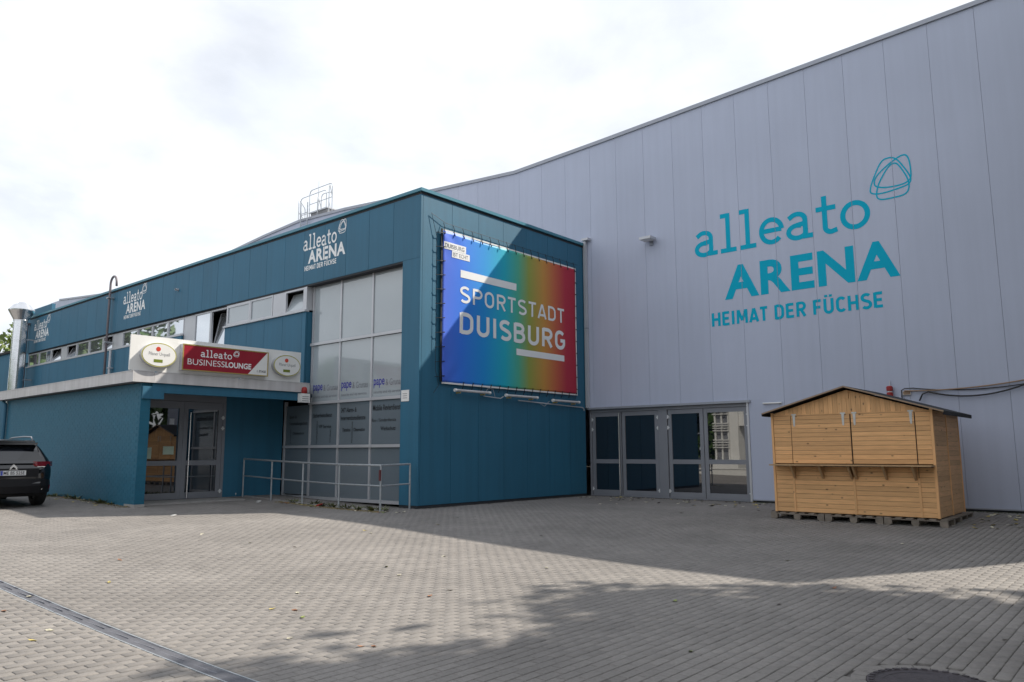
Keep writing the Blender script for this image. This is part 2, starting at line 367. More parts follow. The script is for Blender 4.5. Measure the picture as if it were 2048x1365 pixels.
# ------------------------------------------------------------------ key dimensions
XB, YB, YW, HB = -14.50, 13.22, 20.62, 8.32
PITCHX = 1.0415
JH = [-14.22+PITCHX*k for k in range(-48, 18)]           # hall panel joints
ROOF = [(-62.4,12.85),(-52.6,12.03),(-47,11.90),(-39,12.10),(-34.4,12.46),(-31.3,12.62),(-27.75,12.45),(-21.8,11.97),(-17.55,11.66),(-13.77,11.80),(-10,11.97),(-6.8,12.11),(-2.76,12.29),(2.07,12.53)]
def roofz(x):
    for (a, za), (b, zb) in zip(ROOF, ROOF[1:]):
        if a <= x <= b: return za+(zb-za)*(x-a)/(b-a)
    return ROOF[0][1] if x < ROOF[0][0] else ROOF[-1][1]

# ================================================================== GROUND
xs = sorted(set([-400,-250,-150,-90,-60,-45] + [-36+.6*k for k in range(72)] + [8,12,20,40,90,200,400]))
ys = sorted(set([-400,-200,-90,-45,-25,-15,-8] + [-4+.6*k for k in range(42)] + [24,30,40,70,120,250,400]))
mb = MB(); nx = len(xs)
mb.add([(x, y, g(x, y)-.017) for y in ys for x in xs], [(j*nx+i, j*nx+i+1, (j+1)*nx+i+1, (j+1)*nx+i) for j in range(len(ys)-1) for i in range(nx-1)])
gr = mb.build('ground', sand_m, None, smooth=True); tagset(gr, 'grey ground under and beyond the paving', 'ground', kind='structure')
# far field carries the paving colour by material beyond the built blocks
gr.data.materials.append(farg_m)
for p in gr.data.polygons:
    c = p.center
    if c.x < -37 or c.x > 9 or c.y < -5 or c.y > 21: p.material_index = 1

PL, PW = .208, .104
CH0, CH1 = 2.995, 3.13                                     # drain channel strip (y)
MHC, MHR = Vector((-1.43, 6.08, 0)), .415                  # manhole
def paver_geo(l, w):
    a, b = w/2-.0025, l/2-.0025; c, d = a-.005, b-.005
    vs = [(-c,-d,.0),(c,-d,.0),(c,d,.0),(-c,d,.0),(-a,-b,-.005),(a,-b,-.005),(a,b,-.005),(-a,b,-.005),(-a,-b,-.03),(a,-b,-.03),(a,b,-.03),(-a,b,-.03)]
    fs = [(0,1,2,3)] + [(4+i,4+(i+1)%4,(i+1)%4,i) for i in range(4)] + [(8+i,8+(i+1)%4,4+(i+1)%4,4+i) for i in range(4)]
    return np.array(vs), fs
cells = []
fx, fy = math.sin(YAW), math.cos(YAW)
for i in range(int(-34/PW), int(3.5/PW)):
    x = (i+.5)*PW
    if x > 3.4: continue
    off = (i % 2)*PL/2
    for j in range(int(-.5/PL), int(20.6/PL)):
        y = (j+.5)*PL+off
        d = math.hypot(x, y)
        if d < 1.2: continue
        ang = math.degrees(math.atan2(x, y))
        if ang > 4 or ang < -86: continue
        if y > YB-.1 and x < XB: continue                 # under the blue building
        if y > YW-.1: continue
        if x < -19.4 and y > 8.3 and x < -20.9: continue
        if x < -29 and y > 8.2: continue
        cells.append((x, y, d))
def blocked(x, y):
    return (x-MHC.x)**2+(y-MHC.y)**2 < (MHR+.10)**2
inview = lambda x, y: -74 < math.degrees(math.atan2(x, y)) < -7.5
cut = []
LO, HI = CH0-.014, CH1+.014
def trim(c):
    x, y, d = c; a, b = y-PL/2, y+PL/2
    if b <= LO or a >= HI: return [(x, y, d, PL)]
    out = []
    if a < LO-.03: out.append((x, (a+LO)/2, d, LO-a))
    if b > HI+.03: out.append((x, (b+HI)/2, d, b-HI))
    return out
cells = [q for c in cells if not blocked(c[0], c[1]) for q in trim(c)]
vis = sorted([c for c in cells if inview(c[0], c[1]) and c[2] > 5.3 and c[3] == PL], key=lambda c: c[2])
nearset = set((c[0], c[1]) for c in vis[:300])
paving = bpy.data.objects.new('paving', None); COL.objects.link(paving); tagset(paving, 'grey concrete block paving of the forecourt', 'paving', kind='structure')
pv, pf = paver_geo(PL, PW)
pme = bpy.data.meshes.new('paver'); pme.from_pydata([tuple(v) for v in pv], [], pf); pme.materials.append(pav_o)
allv = []; allf = []; tint = []
for (x, y, d, ln) in cells:
    z = g(x, y) + random.uniform(-.0016, .0016)
    if (x, y) in nearset:
        o = bpy.data.objects.new('paver', pme); COL.objects.link(o); o.parent = paving
        o.location = (x, y, z); o.rotation_euler = (random.uniform(-.006,.006), random.uniform(-.01,.01), random.uniform(-.006,.006)); continue
    n = len(allv); a = random.uniform(-.006, .006); ca, sa = math.cos(a), math.sin(a); tx, ty = random.uniform(-.009,.009), random.uniform(-.006,.006)
    q = np.empty_like(pv); py_ = pv[:,1]*(ln/PL); q[:,0] = pv[:,0]*ca-py_*sa+x; q[:,1] = pv[:,0]*sa+py_*ca+y; q[:,2] = pv[:,2]+z+pv[:,0]*tx+pv[:,1]*ty
    allv.append(q); t = random.random(); tint.append(np.full(len(pv), t))
V = np.concatenate(allv); T = np.concatenate(tint); nb = len(allv)
F = np.array(pf[0:1]+pf[1:], dtype=np.int64)
FF = (F[None]+np.arange(nb)[:,None,None]*len(pv)).reshape(-1, 4)
me = bpy.data.meshes.new('paver_field'); me.vertices.add(len(V)); me.vertices.foreach_set('co', V.astype(np.float32).ravel())
me.loops.add(FF.size); me.loops.foreach_set('vertex_index', FF.ravel().astype(np.int32))
me.polygons.add(len(FF)); me.polygons.foreach_set('loop_start', (np.arange(len(FF))*4).astype(np.int32)); me.update(); me.validate()
at_ = me.attributes.new('tint', 'FLOAT', 'POINT'); at_.data.foreach_set('value', T.astype(np.float32))
me.materials.append(pav_m)
pfld = bpy.data.objects.new('paver_field', me); COL.objects.link(pfld); pfld.parent = paving; pfld['kind'] = 'stuff'

# drain channel
dc = thing('drain_channel', (-8, (CH0+CH1)/2, g(-8, 3.06)), 'long narrow steel drain channel crossing the paving in the foreground', 'drain')
for yy in (CH0-.012, CH1):
    mb = MB(); pts = [(x_, yy, g(x_, 3.06)) for x_ in np.arange(-15, -1, .5)]
    for a, b in zip(pts, pts[1:]): mb.add([(a[0],yy,a[2]-.06),(b[0],yy,b[2]-.06),(b[0],yy+.012,b[2]-.06),(a[0],yy+.012,a[2]-.06),(a[0],yy,a[2]+.002),(b[0],yy,b[2]+.002),(b[0],yy+.012,b[2]+.002),(a[0],yy+.012,a[2]+.002)], [(0,3,2,1),(4,5,6,7),(0,1,5,4),(1,2,6,5),(2,3,7,6),(3,0,4,7)])
    mb.build('rail', galv_m, dc)
mb = MB(); X_ = np.arange(-15, -1, .5); n = len(X_)
mb.add([(x_, CH0, g(x_, 3.06)-.05) for x_ in X_]+[(x_, CH1, g(x_, 3.06)-.05) for x_ in X_], [(i, i+1, n+i+1, n+i) for i in range(n-1)]); mb.build('trough', dark_m, dc)
x = -15.
while x < -1.5:                                            # one grate per half metre
    mb = MB(); n = 25
    for k in range(n):
        xa = x+k*.5/n; z = g(xa, 3.06)-.003
        mb.box(xa, xa+.009, CH0+.002, CH1-.002, z-.014, z)
    for yy in (CH0+.003, (CH0+CH1)/2, CH1-.009): mb.box(x, x+.495, yy, yy+.006, g(x, 3.06)-.02, g(x, 3.06)-.006)
    mb.build('grate', grate_m, dc); x += .5
# manhole
mz = g(MHC.x, MHC.y)
mh = thing('manhole_cover', (MHC.x, MHC.y, mz), 'round cast iron manhole cover with concrete centre at the bottom edge', 'manhole')
MB().lathe((MHC.x, MHC.y, mz), [(MHR-.055,-.05),(MHR,-.05),(MHR,.002),(MHR-.012,.006),(MHR-.045,.006),(MHR-.055,0)], 48).build('frame', iron_m, mh)
MB().lathe((MHC.x, MHC.y, mz), [(MHR-.062,-.05),(MHR-.062,-.004),(MHR-.072,.002),(MHR-.105,.002),(MHR-.112,-.01),(.0005,-.01)], 48).build('cover', iron_m, mh)
MB().lathe((MHC.x, MHC.y, mz), [(MHR-.116,-.012),(MHR-.12,-.002),(.0005,-.001)], 32).build('concrete_infill', conc_m, mh)
for k in range(36):
    a = 2*math.pi*k/36; r0, r1 = MHR-.044, MHR-.014
    P = [(MHC.x+r*math.cos(a+q*.05), MHC.y+r*math.sin(a+q*.05), mz+.0055) for r, q in ((r0,-1),(r1,-1),(r1,1),(r0,1))]
    MB().prism(P, (0, 0, .006)).build('tread_stud', iron_m, mh)
for k in range(26):                                        # cut stones round the frame
    a = 2*math.pi*k/26; mb = MB(); r0, r1 = MHR+.006, MHR+.105; da = 2*math.pi/26*.47
    P = [(MHC.x+r*math.cos(a+s*da), MHC.y+r*math.sin(a+s*da)) for r, s in ((r0,-1),(r1,-1),(r1,1),(r0,1))]
    mb.prism([(p[0], p[1], mz-.03) for p in P], (0, 0, .029)); mb.build('paver', pav_o, mh)

# ================================================================== SPORTS HALL
hall = thing('sports_hall', (-20, YW, 0), 'large grey sports hall clad in tall metal panels with turquoise lettering', 'building')
DX0, DX1, DZ = XB+.06, -9.05, 2.74
mb = MB(); pts = [(x, YW+.10, z-.05) for x, z in ROOF]
mb.prism([(ROOF[-1][0], YW+.10, 0), (DX1+.06, YW+.10, 0), (DX1+.06, YW+.10, DZ+.07), (ROOF[0][0], YW+.10, DZ+.07)] + pts, (0, .05, 0)); mb.build('backing_wall', dark_m, hall)
for a, b in zip(JH, JH[1:]):
    if b > 2.1: b = 2.05
    if a > 1.9: continue
    x0, x1 = a+.003, b-.003
    z0 = .06
    def panel(xa, xb, zb):
        mb = MB(); xm = [xa]+[x for x, _ in ROOF if xa < x < xb]+[xb]
        top = [(x, YW, roofz(x)-.10) for x in xm]
        bot = [(xb, YW, zb), (xa, YW, zb)]
        mb.prism(top+bot, (0, .10, 0)); mb.build('wall_panel', hall_m, hall)
    if x1 < XB-3.5: panel(x0, x1, 8.0)
    elif x0 >= DX1+.05: panel(x0, x1, z0)
    elif x1 <= DX1+.05: panel(x0, x1, DZ+.07)
    else: panel(x0, x1, DZ+.07); mb = MB().box(DX1+.06, x1, YW, YW+.1, z0, DZ+.07-.0); mb.build('wall_panel', hall_m, hall)
# roof edge: coping and dark shadow line
for (a, za), (b, zb) in zip(ROOF, ROOF[1:]):
    mb = MB(); mb.add([(a,YW-.05,za-.12),(b,YW-.05,zb-.12),(b,YW+.35,zb-.12),(a,YW+.35,za-.12),(a,YW-.05,za),(b,YW-.05,zb),(b,YW+.35,zb),(a,YW+.35,za)], [(0,3,2,1),(4,5,6,7),(0,1,5,4),(1,2,6,5),(2,3,7,6),(3,0,4,7)]); mb.build('coping', grey_trim, hall)
mb = MB(); n = len(ROOF)
mb.add([(x, YW+.3, z-.08) for x, z in ROOF]+[(x, 62, z-.08) for x, z in ROOF], [(i, i+1, n+i+1, n+i) for i in range(n-1)]); mb.build('roof', roof_m, hall)
MB().box(2.05, 2.11, YW+.02, 62, 0, 12.38).build('side_wall', hall_m, hall)
MB().box(-62.4, -62.3, YW+.02, 62, 0, 12.6).build('side_wall', hall_m, hall)
MB().box(-62.3, 2.05, 61.9, 62, 0, 11.7).build('rear_wall', hall_m, hall)
MB().box(DX1+.06, 2.05, YW+.02, YW+.09, -.05, .058).build('plinth', dark_m, hall)
MB().box(DX1+.06, 2.05, YW-.03, YW+.0, .045, .075).build('drip_edge', grey_trim, hall)
# doors: two double doors
MB().box(DX0, DX1+.06, YW+.2, YW+.25, -.02, DZ+.02).build('door_recess', inside_m, hall)
MB().box(DX0-.02, DX1+.12, YW-.07, YW+.12, DZ, DZ+.065).build('door_canopy', grey_trim, hall)
MB().box(DX1, DX1+.058, YW-.03, YW+.2, 0, DZ-.003).build('door_jamb', alu_m, hall)
MB().box(DX0, DX1, YW+.045, YW+.2, 0, .03).build('door_sill', frame_m, hall)
MB().box(-11.92, -11.61, YW+.05, YW+.16, .03, DZ-.1).build('door_post', frame_m, hall)
MB().box(DX0, DX1-.004, YW+.05, YW+.16, DZ-.097, DZ-.003).build('door_head', frame_m, hall)
MB().box(DX0, DX0+.07, YW+.05, YW+.16, .03, DZ-.1).build('door_jamb', frame_m, hall)
def leaf_x(x0, x1, y, pull=None, parent=hall, hside=-1, z0=.035, z1=2.635):
    """glazed door leaf lying along x, facing -y"""
    f = MB(); s = .115; zt = z1-.13; zm0, zm1 = 1.02, 1.15; zb = z0+.16
    f.box(x0, x0+s, y, y+.06, z0, z1).box(x1-s, x1, y, y+.06, z0, z1)
    for a, b in ((z0, zb), (zm0, zm1), (zt, z1)): f.box(x0+s, x1-s, y+.002, y+.058, a, b)
    d = f.build('door', frame_m, parent)
    for a, b in ((zb, zm0), (zm1, zt)): MB().box(x0+s, x1-s, y+.022, y+.034, a, b).build('pane', glass_d, d)
    if pull is not None:
        t = MB(); t.tube([(pull, y-.06, z0+.02), (pull, y-.06, z1-.02)], .016, 8)
        for z in (.4, 1.3, 2.3): t.tube([(pull, y-.06, z), (pull, y+.003, z)], .009, 6)
        t.build('pull_bar', chrome_m, d)
    hx = x0-.005 if hside < 0 else x1+.005
    for z in (.22, 2.1, 2.42): MB().box(hx-.022, hx+.022, y-.022, y-.002, z-.055, z+.055).box(hx-.045*0-.05, hx+.05, y-.014, y-.003, z-.018, z+.018).build('hinge', hinge_w, d)
    return d
leaf_x(-14.36, -13.26, YW+.08, pull=-13.31, hside=-1)
leaf_x(-13.05+.02-.2, -11.94, YW+.08, hside=1)
leaf_x(-11.59, -10.44, YW+.08, hside=-1)
leaf_x(-10.42, -9.07, YW+.08, hside=1)
# lettering on the hall
UX, UZ, NY = (1, 0, 0), (0, 0, 1), (0, -1, 0)
YL = YW-.004
place(strokes_mesh('alleato', SLAB, .175, 1.05, .03), (-10.45, YL, 7.12), UX, UZ, NY, 5.0, 1.20, vcyan, hall, cuts=JH)
sans('ARENA', (-9.55, YL, 5.74), UX, UZ, NY, 4.70, .98, vcyan, hall, bold=.034, space=1.09, cuts=JH)
place(strokes_mesh('HEIMAT DER FÜCHSE', DIN, .20, 1.0, .13), (-9.99, YL, 4.98), UX, UZ, NY, 4.68, .52, vcyan, hall, cuts=JH)
place(emblem(.035), (-5.43, YL, 7.76), UX, UZ, NY, 1.02, 1.11, vcyan, hall, 'emblem', cuts=JH)
# things fixed to the hall wall
fl = thing('wall_floodlight', (-11.92, YW-.01, 7.85), 'small flat floodlight on the grey hall wall left of the lettering', 'lamp')
MB().box(-12.12, -11.72, YW-.42, YW-.06, 7.93, 8.01).build('housing', alu_m, fl)
MB().tube([(-11.92, YW-.002, 7.9), (-11.92, YW-.10, 7.93)], .03, 8).box(-11.98, -11.86, YW-.03, YW-.001, 7.8, 7.98).build('bracket', grey_trim, fl)
MB().box(-12.09, -11.75, YW-.39, YW-.09, 7.922, 7.93).build('lens', white_m, fl)
tb = thing('tube_light', (-8.3, YW-.01, 2.68), 'short white tube light on the grey hall wall beside the wooden hut', 'lamp')
MB().tube([(-8.56, YW-.05, 2.69), (-8.03, YW-.05, 2.69)], .022, 8).build('tube', white_m, tb)
MB().box(-8.52, -8.47, YW-.04, YW-.001, 2.67, 2.71).box(-8.12, -8.07, YW-.04, YW-.001, 2.67, 2.71).build('bracket', alu_m, tb)
rs = thing('red_socket', (-5.28, YW-.01, 2.7), 'red power socket with white band on the hall wall above the hut roof', 'socket')
MB().lathe((-5.28, YW-.09, 2.70), [(.05,0),(.075,.02),(.075,.11),(.05,.125)], 14).lathe((-5.28, YW-.09, 2.85), [(.05,0),(.075,.015),(.075,.11),(.045,.13)], 14).build('body', litter_r, rs, smooth=False)
MB().lathe((-5.28, YW-.09, 2.825), [(.052,0),(.052,.025)], 14).build('band', white_m, rs)
MB().tube([(-5.28, YW-.06, 2.98), (-5.28, YW-.03, 3.12)], .012, 6).box(-5.33, -5.23, YW-.05, YW-.001, 2.74, 2.94).build('bracket', alu_m, rs)
def sag(a, b, d, n=18): return [Vector(a).lerp(Vector(b), i/n) - Vector((0, 0, d*4*(i/n)*(1-i/n))) for i in range(n+1)]
solo(MB().tube([(-4.62,YW-.12,2.58),(-4.55,YW-.1,2.74),(-4.42,YW-.1,2.79)]+sag((-4.42,YW-.1,2.79),(-2.3,YW-.1,2.92),.20), .019, 8), 'power_cable', cable_m, 'thick black cable sagging lowest along the hall wall', 'cable', 'cables on the hall wall', True)
solo(MB().tube(sag((-4.95,YW-.07,2.84),(-2.3,YW-.07,2.98),.07), .017, 8), 'power_cable', cable_t, 'tan cable running above the black cable on the hall wall', 'cable', 'cables on the hall wall', True)
solo(MB().tube([(-5.02,YW-.05,2.60),(-5.02,YW-.05,2.86),(-4.95,YW-.05,2.90),(-4.75,YW-.05,2.90)]+sag((-4.70,YW-.05,2.89),(-1.8,YW-.05,2.985),.13), .013, 8), 'power_cable', cable_m, 'thin black cable looping round the socket box on the hall wall', 'cable', 'cables on the hall wall', True)
jb = thing('junction_box', (-4.9, YW-.01, 2.72), 'small beige junction box on the hall wall behind the hut roof', 'box')
MB().box(-5.0, -4.82, YW-.045, YW-.001, 2.74, 2.84).build('housing', white_m, jb); MB().box(-4.99, -4.83, YW-.052, YW-.046, 2.75, 2.83).build('lid', cable_t, jb)

# roof access cage and ladder
cg = thing('roof_access_cage', (-30, YW+.3, 12.4), 'thin steel guard rails and ladder standing on the hall roof edge', 'guard rail')
def hoop(x0, y0, x1, y1, z0, z1, r=.020, rail=None):
    x0 *= y0/YW; x1 *= y1/YW
    mb = MB(); d = Vector((x1-x0, y1-y0, 0)).normalized()*.18
    mb.tube([(x0,y0,z0),(x0,y0,z1-.18),(x0+d.x*.3,y0+d.y*.3,z1-.05),(x0+d.x,y0+d.y,z1),(x1-d.x,y1-d.y,z1),(x1-d.x*.3,y1-d.y*.3,z1-.05),(x1,y1,z1-.18),(x1,y1,z0)], r, 6)
    for zr in (rail or []): mb.tube([(x0,y0,zr),(x1,y1,zr)], r*.8, 6)
    return mb.build('rail_hoop', galv_m, cg)
hoop(-31.45, YW+.15, -30.9, YW+1.2, 12.5, 13.75, rail=(13.1,))
hoop(-31.3, YW+.9, -29.2, YW+.9, 12.5, 14.2, rail=(13.3,))
hoop(-30.55, YW+.25, -28.75, YW+.25, 12.5, 14.05, rail=(13.35,))
hoop(-29.9, YW+.1, -29.6, YW+1.2, 12.4, 13.55, rail=(12.95,))
hoop(-29.0, YW+.3, -28.75, YW+1.6, 12.4, 14.15, rail=(13.2,))
hoop(-29.6, YW+1.5, -28.75, YW+1.6, 12.4, 14.4, rail=(13.5,))
mb = MB()
for x in (-31.05, -30.5): mb.tube([(x, YW-.14, 8.4), (x, YW-.14, 13.3)], .028, 6)
for k in range(16): mb.tube([(-31.05, YW-.14, 8.6+.28*k), (-30.5, YW-.14, 8.6+.28*k)], .016, 6)
mb.build('ladder', galv_m, cg)
MB().box(-30.95, -29.6, YW+.36, YW+1.3, 12.3, 12.92).build('hatch_box', roof_m, cg)
MB().box(-31.0, -29.55, YW+.31, YW+1.35, 12.925, 12.98).build('hatch_lid', alu_m, cg)
solo(MB().tube([(-31.0, YW+.8, 12.4), (-31.0, YW+.8, 13.6), (-31.0, YW+.8, 14.75)], [.025, .02, .008], 6), 'lightning_rod', galv_m, 'thin upright lightning rod beside the roof guard rails', 'rod')

# ================================================================== BLUE ANNEX
ax = thing('blue_annex', (-29, 17, 0), 'long two storey blue metal building with ribbon windows and a glazed stairwell', 'building')
XL = -44.0
ZF = 6.45
JB = [-14.5-1.04-PITCHX*k for k in range(0, 30)]         # fascia joints (x)
JB = [-15.60-1.045*k for k in range(0, 28)]
fx_edges = [XB]+JB+[XL]
for b, a in zip(fx_edges, fx_edges[1:]):
    if b-a < .05: continue
    lo_z = ZF
    x0, x1 = a+.005, b-.005
    if x1 > XB-.02: x1 = XB-.045
    MB().box(x0, x1, YB, YB+.06, ZF, HB-.16).build('fascia_panel', blue_m, ax)
MB().box(XB-.04, XB, YB-.002, YB+.06, .07, HB-.16).build('corner_post', blue_m, ax)
# banner face panels (x = XB)
ye = [YB+.065, 14.37, 15.43, 16.49, 17.55, 18.61, 19.67, YW-.1]
for a, b in zip(ye, ye[1:]): MB().box(XB-.06, XB, a+.005, b-.005, .07, HB-.16).build('side_panel', blue_m, ax)
# backing, coping, roof
MB().box(XL, XB-.07, YB+.07, YB+.11, ZF, HB-.1).build('backing_wall', dark_m, ax)
MB().box(XB-.11, XB-.07, YB+.12, YW-.05, 0.02, HB-.1).build('backing_wall', dark_m, ax)
MB().box(XL+.05, XB-.12, YB+.12, YW-.06, HB-.3, HB-.12).build('roof', roof_m, ax)
MB().box(XL-.03, XB+.05, YB-.05, YB+.30, HB-.085, HB).build('coping', teal_trim, ax)
MB().box(XB-.30, XB+.05, YB+.302, YW-.06, HB-.085, HB).build('coping', teal_trim, ax)
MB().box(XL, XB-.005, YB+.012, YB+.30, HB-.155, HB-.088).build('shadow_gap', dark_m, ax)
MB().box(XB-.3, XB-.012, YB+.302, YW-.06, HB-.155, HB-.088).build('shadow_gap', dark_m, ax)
MB().box(XL, XL+.06, YB+.12, YW-.1, 3.0, HB-.1).build('end_wall', blue_m, ax)
MB().box(XB-.5, XB-.015, YB+.02, YW-.12, -.05, .065).build('plinth', dark_m, ax)
# corner column beside glazing
MB().box(-15.2, XB-.045, YB, YB+.06, .07, ZF-.006).build('column_panel', blue_m, ax)
MB().box(-15.2, -15.15, YB+.065, YB+.40, .07, ZF).build('column_return', blue_m, ax)
MB().box(-15.22, XB-.045, YB+.03, YB+.1, -.03, .065).build('plinth', dark_m, ax)
# soffit above glazing
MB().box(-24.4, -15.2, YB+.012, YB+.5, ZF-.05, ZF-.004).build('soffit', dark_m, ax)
# curtain wall
YC = YB+.24
MX = [-19.52, -18.15, -16.70, -15.26]                     # mullion centres
TZ = [.14, 1.57, 2.85, 4.62, ZF-.06]
MB().box(-21.0, -15.2, YC+.5, YC+.55, 0, ZF).build('dark_interior', inside_m, ax)
for x in MX: MB().box(x-.035, x+.035, YC-.02, YC+.07, .14, ZF-.05).build('mullion', alu_m, ax)
for z in TZ[1:4]: MB().box(MX[0]-.06, MX[-1]+.05, YC-.055, YC+.0-.022, z-.04, z+.04).build('transom', alu_m, ax)
MB().box(-20.86, MX[-1]+.06, YC-.03, YC+.07, .05, .135).build('transom', alu_m, ax)
MB().box(MX[0], MX[-1], YC-.0, YC+.07, ZF-.09, ZF-.052).build('transom', frame_m, ax)
MB().box(-20.86, MX[0]-.036, YC-.045, YC+.02, 1.53, 1.61).build('transom', alu_m, ax)
MB().box(-20.88, -20.81, YC-.02, YC+.07, .14, 2.95).build('mullion', alu_m, ax)
pn = {}
for i in range(3):
    for k in range(4):
        x0, x1 = MX[i]+.036, MX[i+1]-.036
        mt_ = glass_f if k >= 2 else glass_b
        pn[(i, k)] = MB().box(x0, x1, YC+.01, YC+.022, TZ[k]+(.042 if k else .0), TZ[k+1]-(.042 if k < 3 else .03)).build('pane', mt_, ax)
for k in range(2): pn[(-1, k)] = MB().box(-20.81, MX[0]-.036, YC+.01, YC+.022, TZ[k]+.03, TZ[k+1]-.042).build('pane', glass_b, ax)
YT = YC+.006
for i in range(3):
    x0 = MX[i]+.09
    w = 1.22
    sans('pape', (x0, YT, 3.14), UX, UZ, NY, .46, .25, vnavy, ax, bold=.012)
    sans('& Grunau', (x0+.51, YT, 3.19), UX, UZ, NY, .68, .18, vgrey, ax)
    sans('security and vip services', (x0, YT, 2.97), UX, UZ, NY, 1.15, .10, vgrey, ax)
def vtext(t, x, z, h, w, bold=.015):                      # reading upward
    sans(t, (x, YT, z), (0, 0, 1), (-1, 0, 0), NY, w, h, vblack, ax, bold=bold)
sans('Mobile Revierdienste', (MX[2]+.08, YT, 2.52), UX, UZ, NY, 1.22, .16, vblack, ax, bold=.02)
sans('Bau- / Sonderdienste', (MX[2]+.05, YT, 2.22), UX, UZ, NY, 1.0, .09, vblack, ax, bold=.01)
sans('Werkschutz', (MX[2]+.42, YT, 1.98), UX, UZ, NY, .62, .11, vblack, ax, bold=.02); vtext('Veranstaltungsdienste', MX[3]-.10, 1.66, .08, .80)
sans('24/7 Alarm- &', (MX[1]+.10, YT, 2.52), UX, UZ, NY, .72, .14, vblack, ax, bold=.02)
sans('Interventionsdienste', (MX[1]+.10, YT, 2.30), UX, UZ, NY, 1.12, .13, vblack, ax, bold=.02)
sans('Detektei', (MX[1]+.20, YT, 1.98), UX, UZ, NY, .36, .10, vblack, ax, bold=.02); sans('Observation', (MX[1]+.70, YT, 1.98), UX, UZ, NY, .5, .10, vblack, ax, bold=.02)
vtext('Personenschutz', MX[1]+.66, 1.66, .06, .60)
sans('Sicherheitsdienst', (MX[0]+.14, YT, 2.42), UX, UZ, NY, .92, .12, vblack, ax, bold=.02)
sans('VIP Service', (MX[0]+.42, YT, 2.10), UX, UZ, NY, .6, .10, vblack, ax, bold=.02)
vtext('Empfangsdienste', MX[0]+.38, 1.66, .07, .66); vtext('Ordner', MX[0]+1.02, 1.68, .06, .40)
sans('Sport- &', (-20.62, YT, 2.40), UX, UZ, NY, .38, .12, vblack, ax, bold=.02); sans('Veranstaltungsschutz', (-20.62, YT, 2.20), UX, UZ, NY, .95, .12, vblack, ax, bold=.02)
sans('Objektschutz', (-20.42, YT, 1.92), UX, UZ, NY, .6, .09, vblack, ax, bold=.02); vtext('Ordnungsdienst', -20.5, 1.66, .06, .46)
# bay with four small windows, left of the glazing
BX0, BX1, BZ = -24.35, -19.58, 5.66
be = [BX1]+[x for x in JB if BX0+.2 < x < BX1-.2]+[BX0]
for b, a in zip(be, be[1:]): MB().box(a+.005, b-.005, YB, YB+.06, 3.0, BZ-.04).build('wall_panel', blue_m, ax)
MB().box(BX1-.06+.055, BX1, YB+.065, YC+.03, 3.0, BZ-.04).build('wall_return', blue_m, ax)
MB().box(BX0, BX1-.1, YB+.07, YB+.1, 3.0, BZ).build('backing_wall', dark_m, ax)
MB().box(BX0-.03, BX1+.02, YB-.06, YB+.1, BZ-.035, BZ+.02).build('window_sill', alu_m, ax)
def window(x0, x1, z0, z1, y, glass, open_=False, fr=.055):
    f = MB(); f.box(x0, x0+fr, y, y+.07, z0, z1).box(x1-fr, x1, y, y+.07, z0, z1).box(x0+fr, x1-fr, y+.002, y+.068, z0, z0+fr).box(x0+fr, x1-fr, y+.002, y+.068, z1-fr, z1)
    w = f.build('window', alu_m, ax)
    a, b, c, d = x0+fr, x1-fr, z0+fr, z1-fr
    if not open_: MB().box(a, b, y+.03, y+.042, c, d).build('pane', glass, w)
    else:                                                  # tilted inward at the top
        t = min(.32, (d-c)*.42); MB().prism([(a,y+.03,c),(b,y+.03,c),(b,y+.03+t,d-.02),(a,y+.03+t,d-.02)], (0,.012,0)).build('pane', glass, w)
        for xa, xb in ((a, a+.05), (b-.05, b)): MB().prism([(xa,y+.02,c),(xb,y+.02,c),(xb,y+.02+t,d-.02),(xa,y+.02+t,d-.02)], (0,.05,0)).build('sash', alu_m, w)
        MB().box(a, b, y+.75, y+.8, c-.3, d+.1).build('dark_interior', inside_m, w)
    return w
YWN = YB+.02
window(-24.3, -22.80, BZ+.022, ZF-.055, YWN, glass_f, fr=.09); window(-22.79, -21.46, BZ+.022, ZF-.055, YWN, glass_f)
MB().box(-21.45, -20.78, YWN+.01, YWN+.05, BZ+.022, ZF-.055).build('infill_panel', alu_m, ax); window(-20.77, -19.72, BZ+.022, ZF-.055, YWN, glass_f, True)
MB().box(-19.71, BX1, YWN-.01, YWN+.3, BZ+.022, ZF-.055).build('infill_panel', alu_m, ax)
# ribbon windows further left
YR = YB+.10
strip = [(-44.0,-42.55,'p',5.76,glass_w),(-42.54,-40.89,'p',5.76,glass_w),(-40.88,-39.53,'o',5.76,glass_w),(-39.52,-38.93,'b',5.76,None),(-38.92,-37.73,'o',5.76,glass_w),(-37.72,-36.31,'p',5.76,glass_w),(-36.30,-34.80,'p',5.76,glass_w),(-34.79,-33.75,'o',5.76,glass_w),(-33.74,-32.85,'b',5.76,None),(-32.84,-31.42,'p',5.76,glass_w),
         (-31.41,-30.11,'p',5.76,glass_w),(-30.10,-28.79,'p',5.76,glass_w),(-28.78,-27.51,'p',5.76,glass_w),(-27.50,-26.70,'b',4.7,None),(-26.69,-25.54,'p',4.7,glass_w),(-25.53,-24.37,'o',4.7,glass_w)]
for x0, x1, t, z0, gl in strip:
    if t == 'b': MB().box(x0, x1, YR+.01, YR+.06, z0, ZF-.055).build('infill_panel', alu_m, ax)
    else: window(x0, x1, z0, ZF-.055, YR, gl, t == 'o')
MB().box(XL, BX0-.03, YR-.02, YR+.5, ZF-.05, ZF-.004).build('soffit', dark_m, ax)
MB().box(XL-.02, -27.52, YR-.09, YR+.0, 5.70, 5.755).build('window_sill', alu_m, ax)
MB().box(-27.5, BX0-.04, YR-.09, YR+.0, 4.64, 4.695).build('window_sill', alu_m, ax)
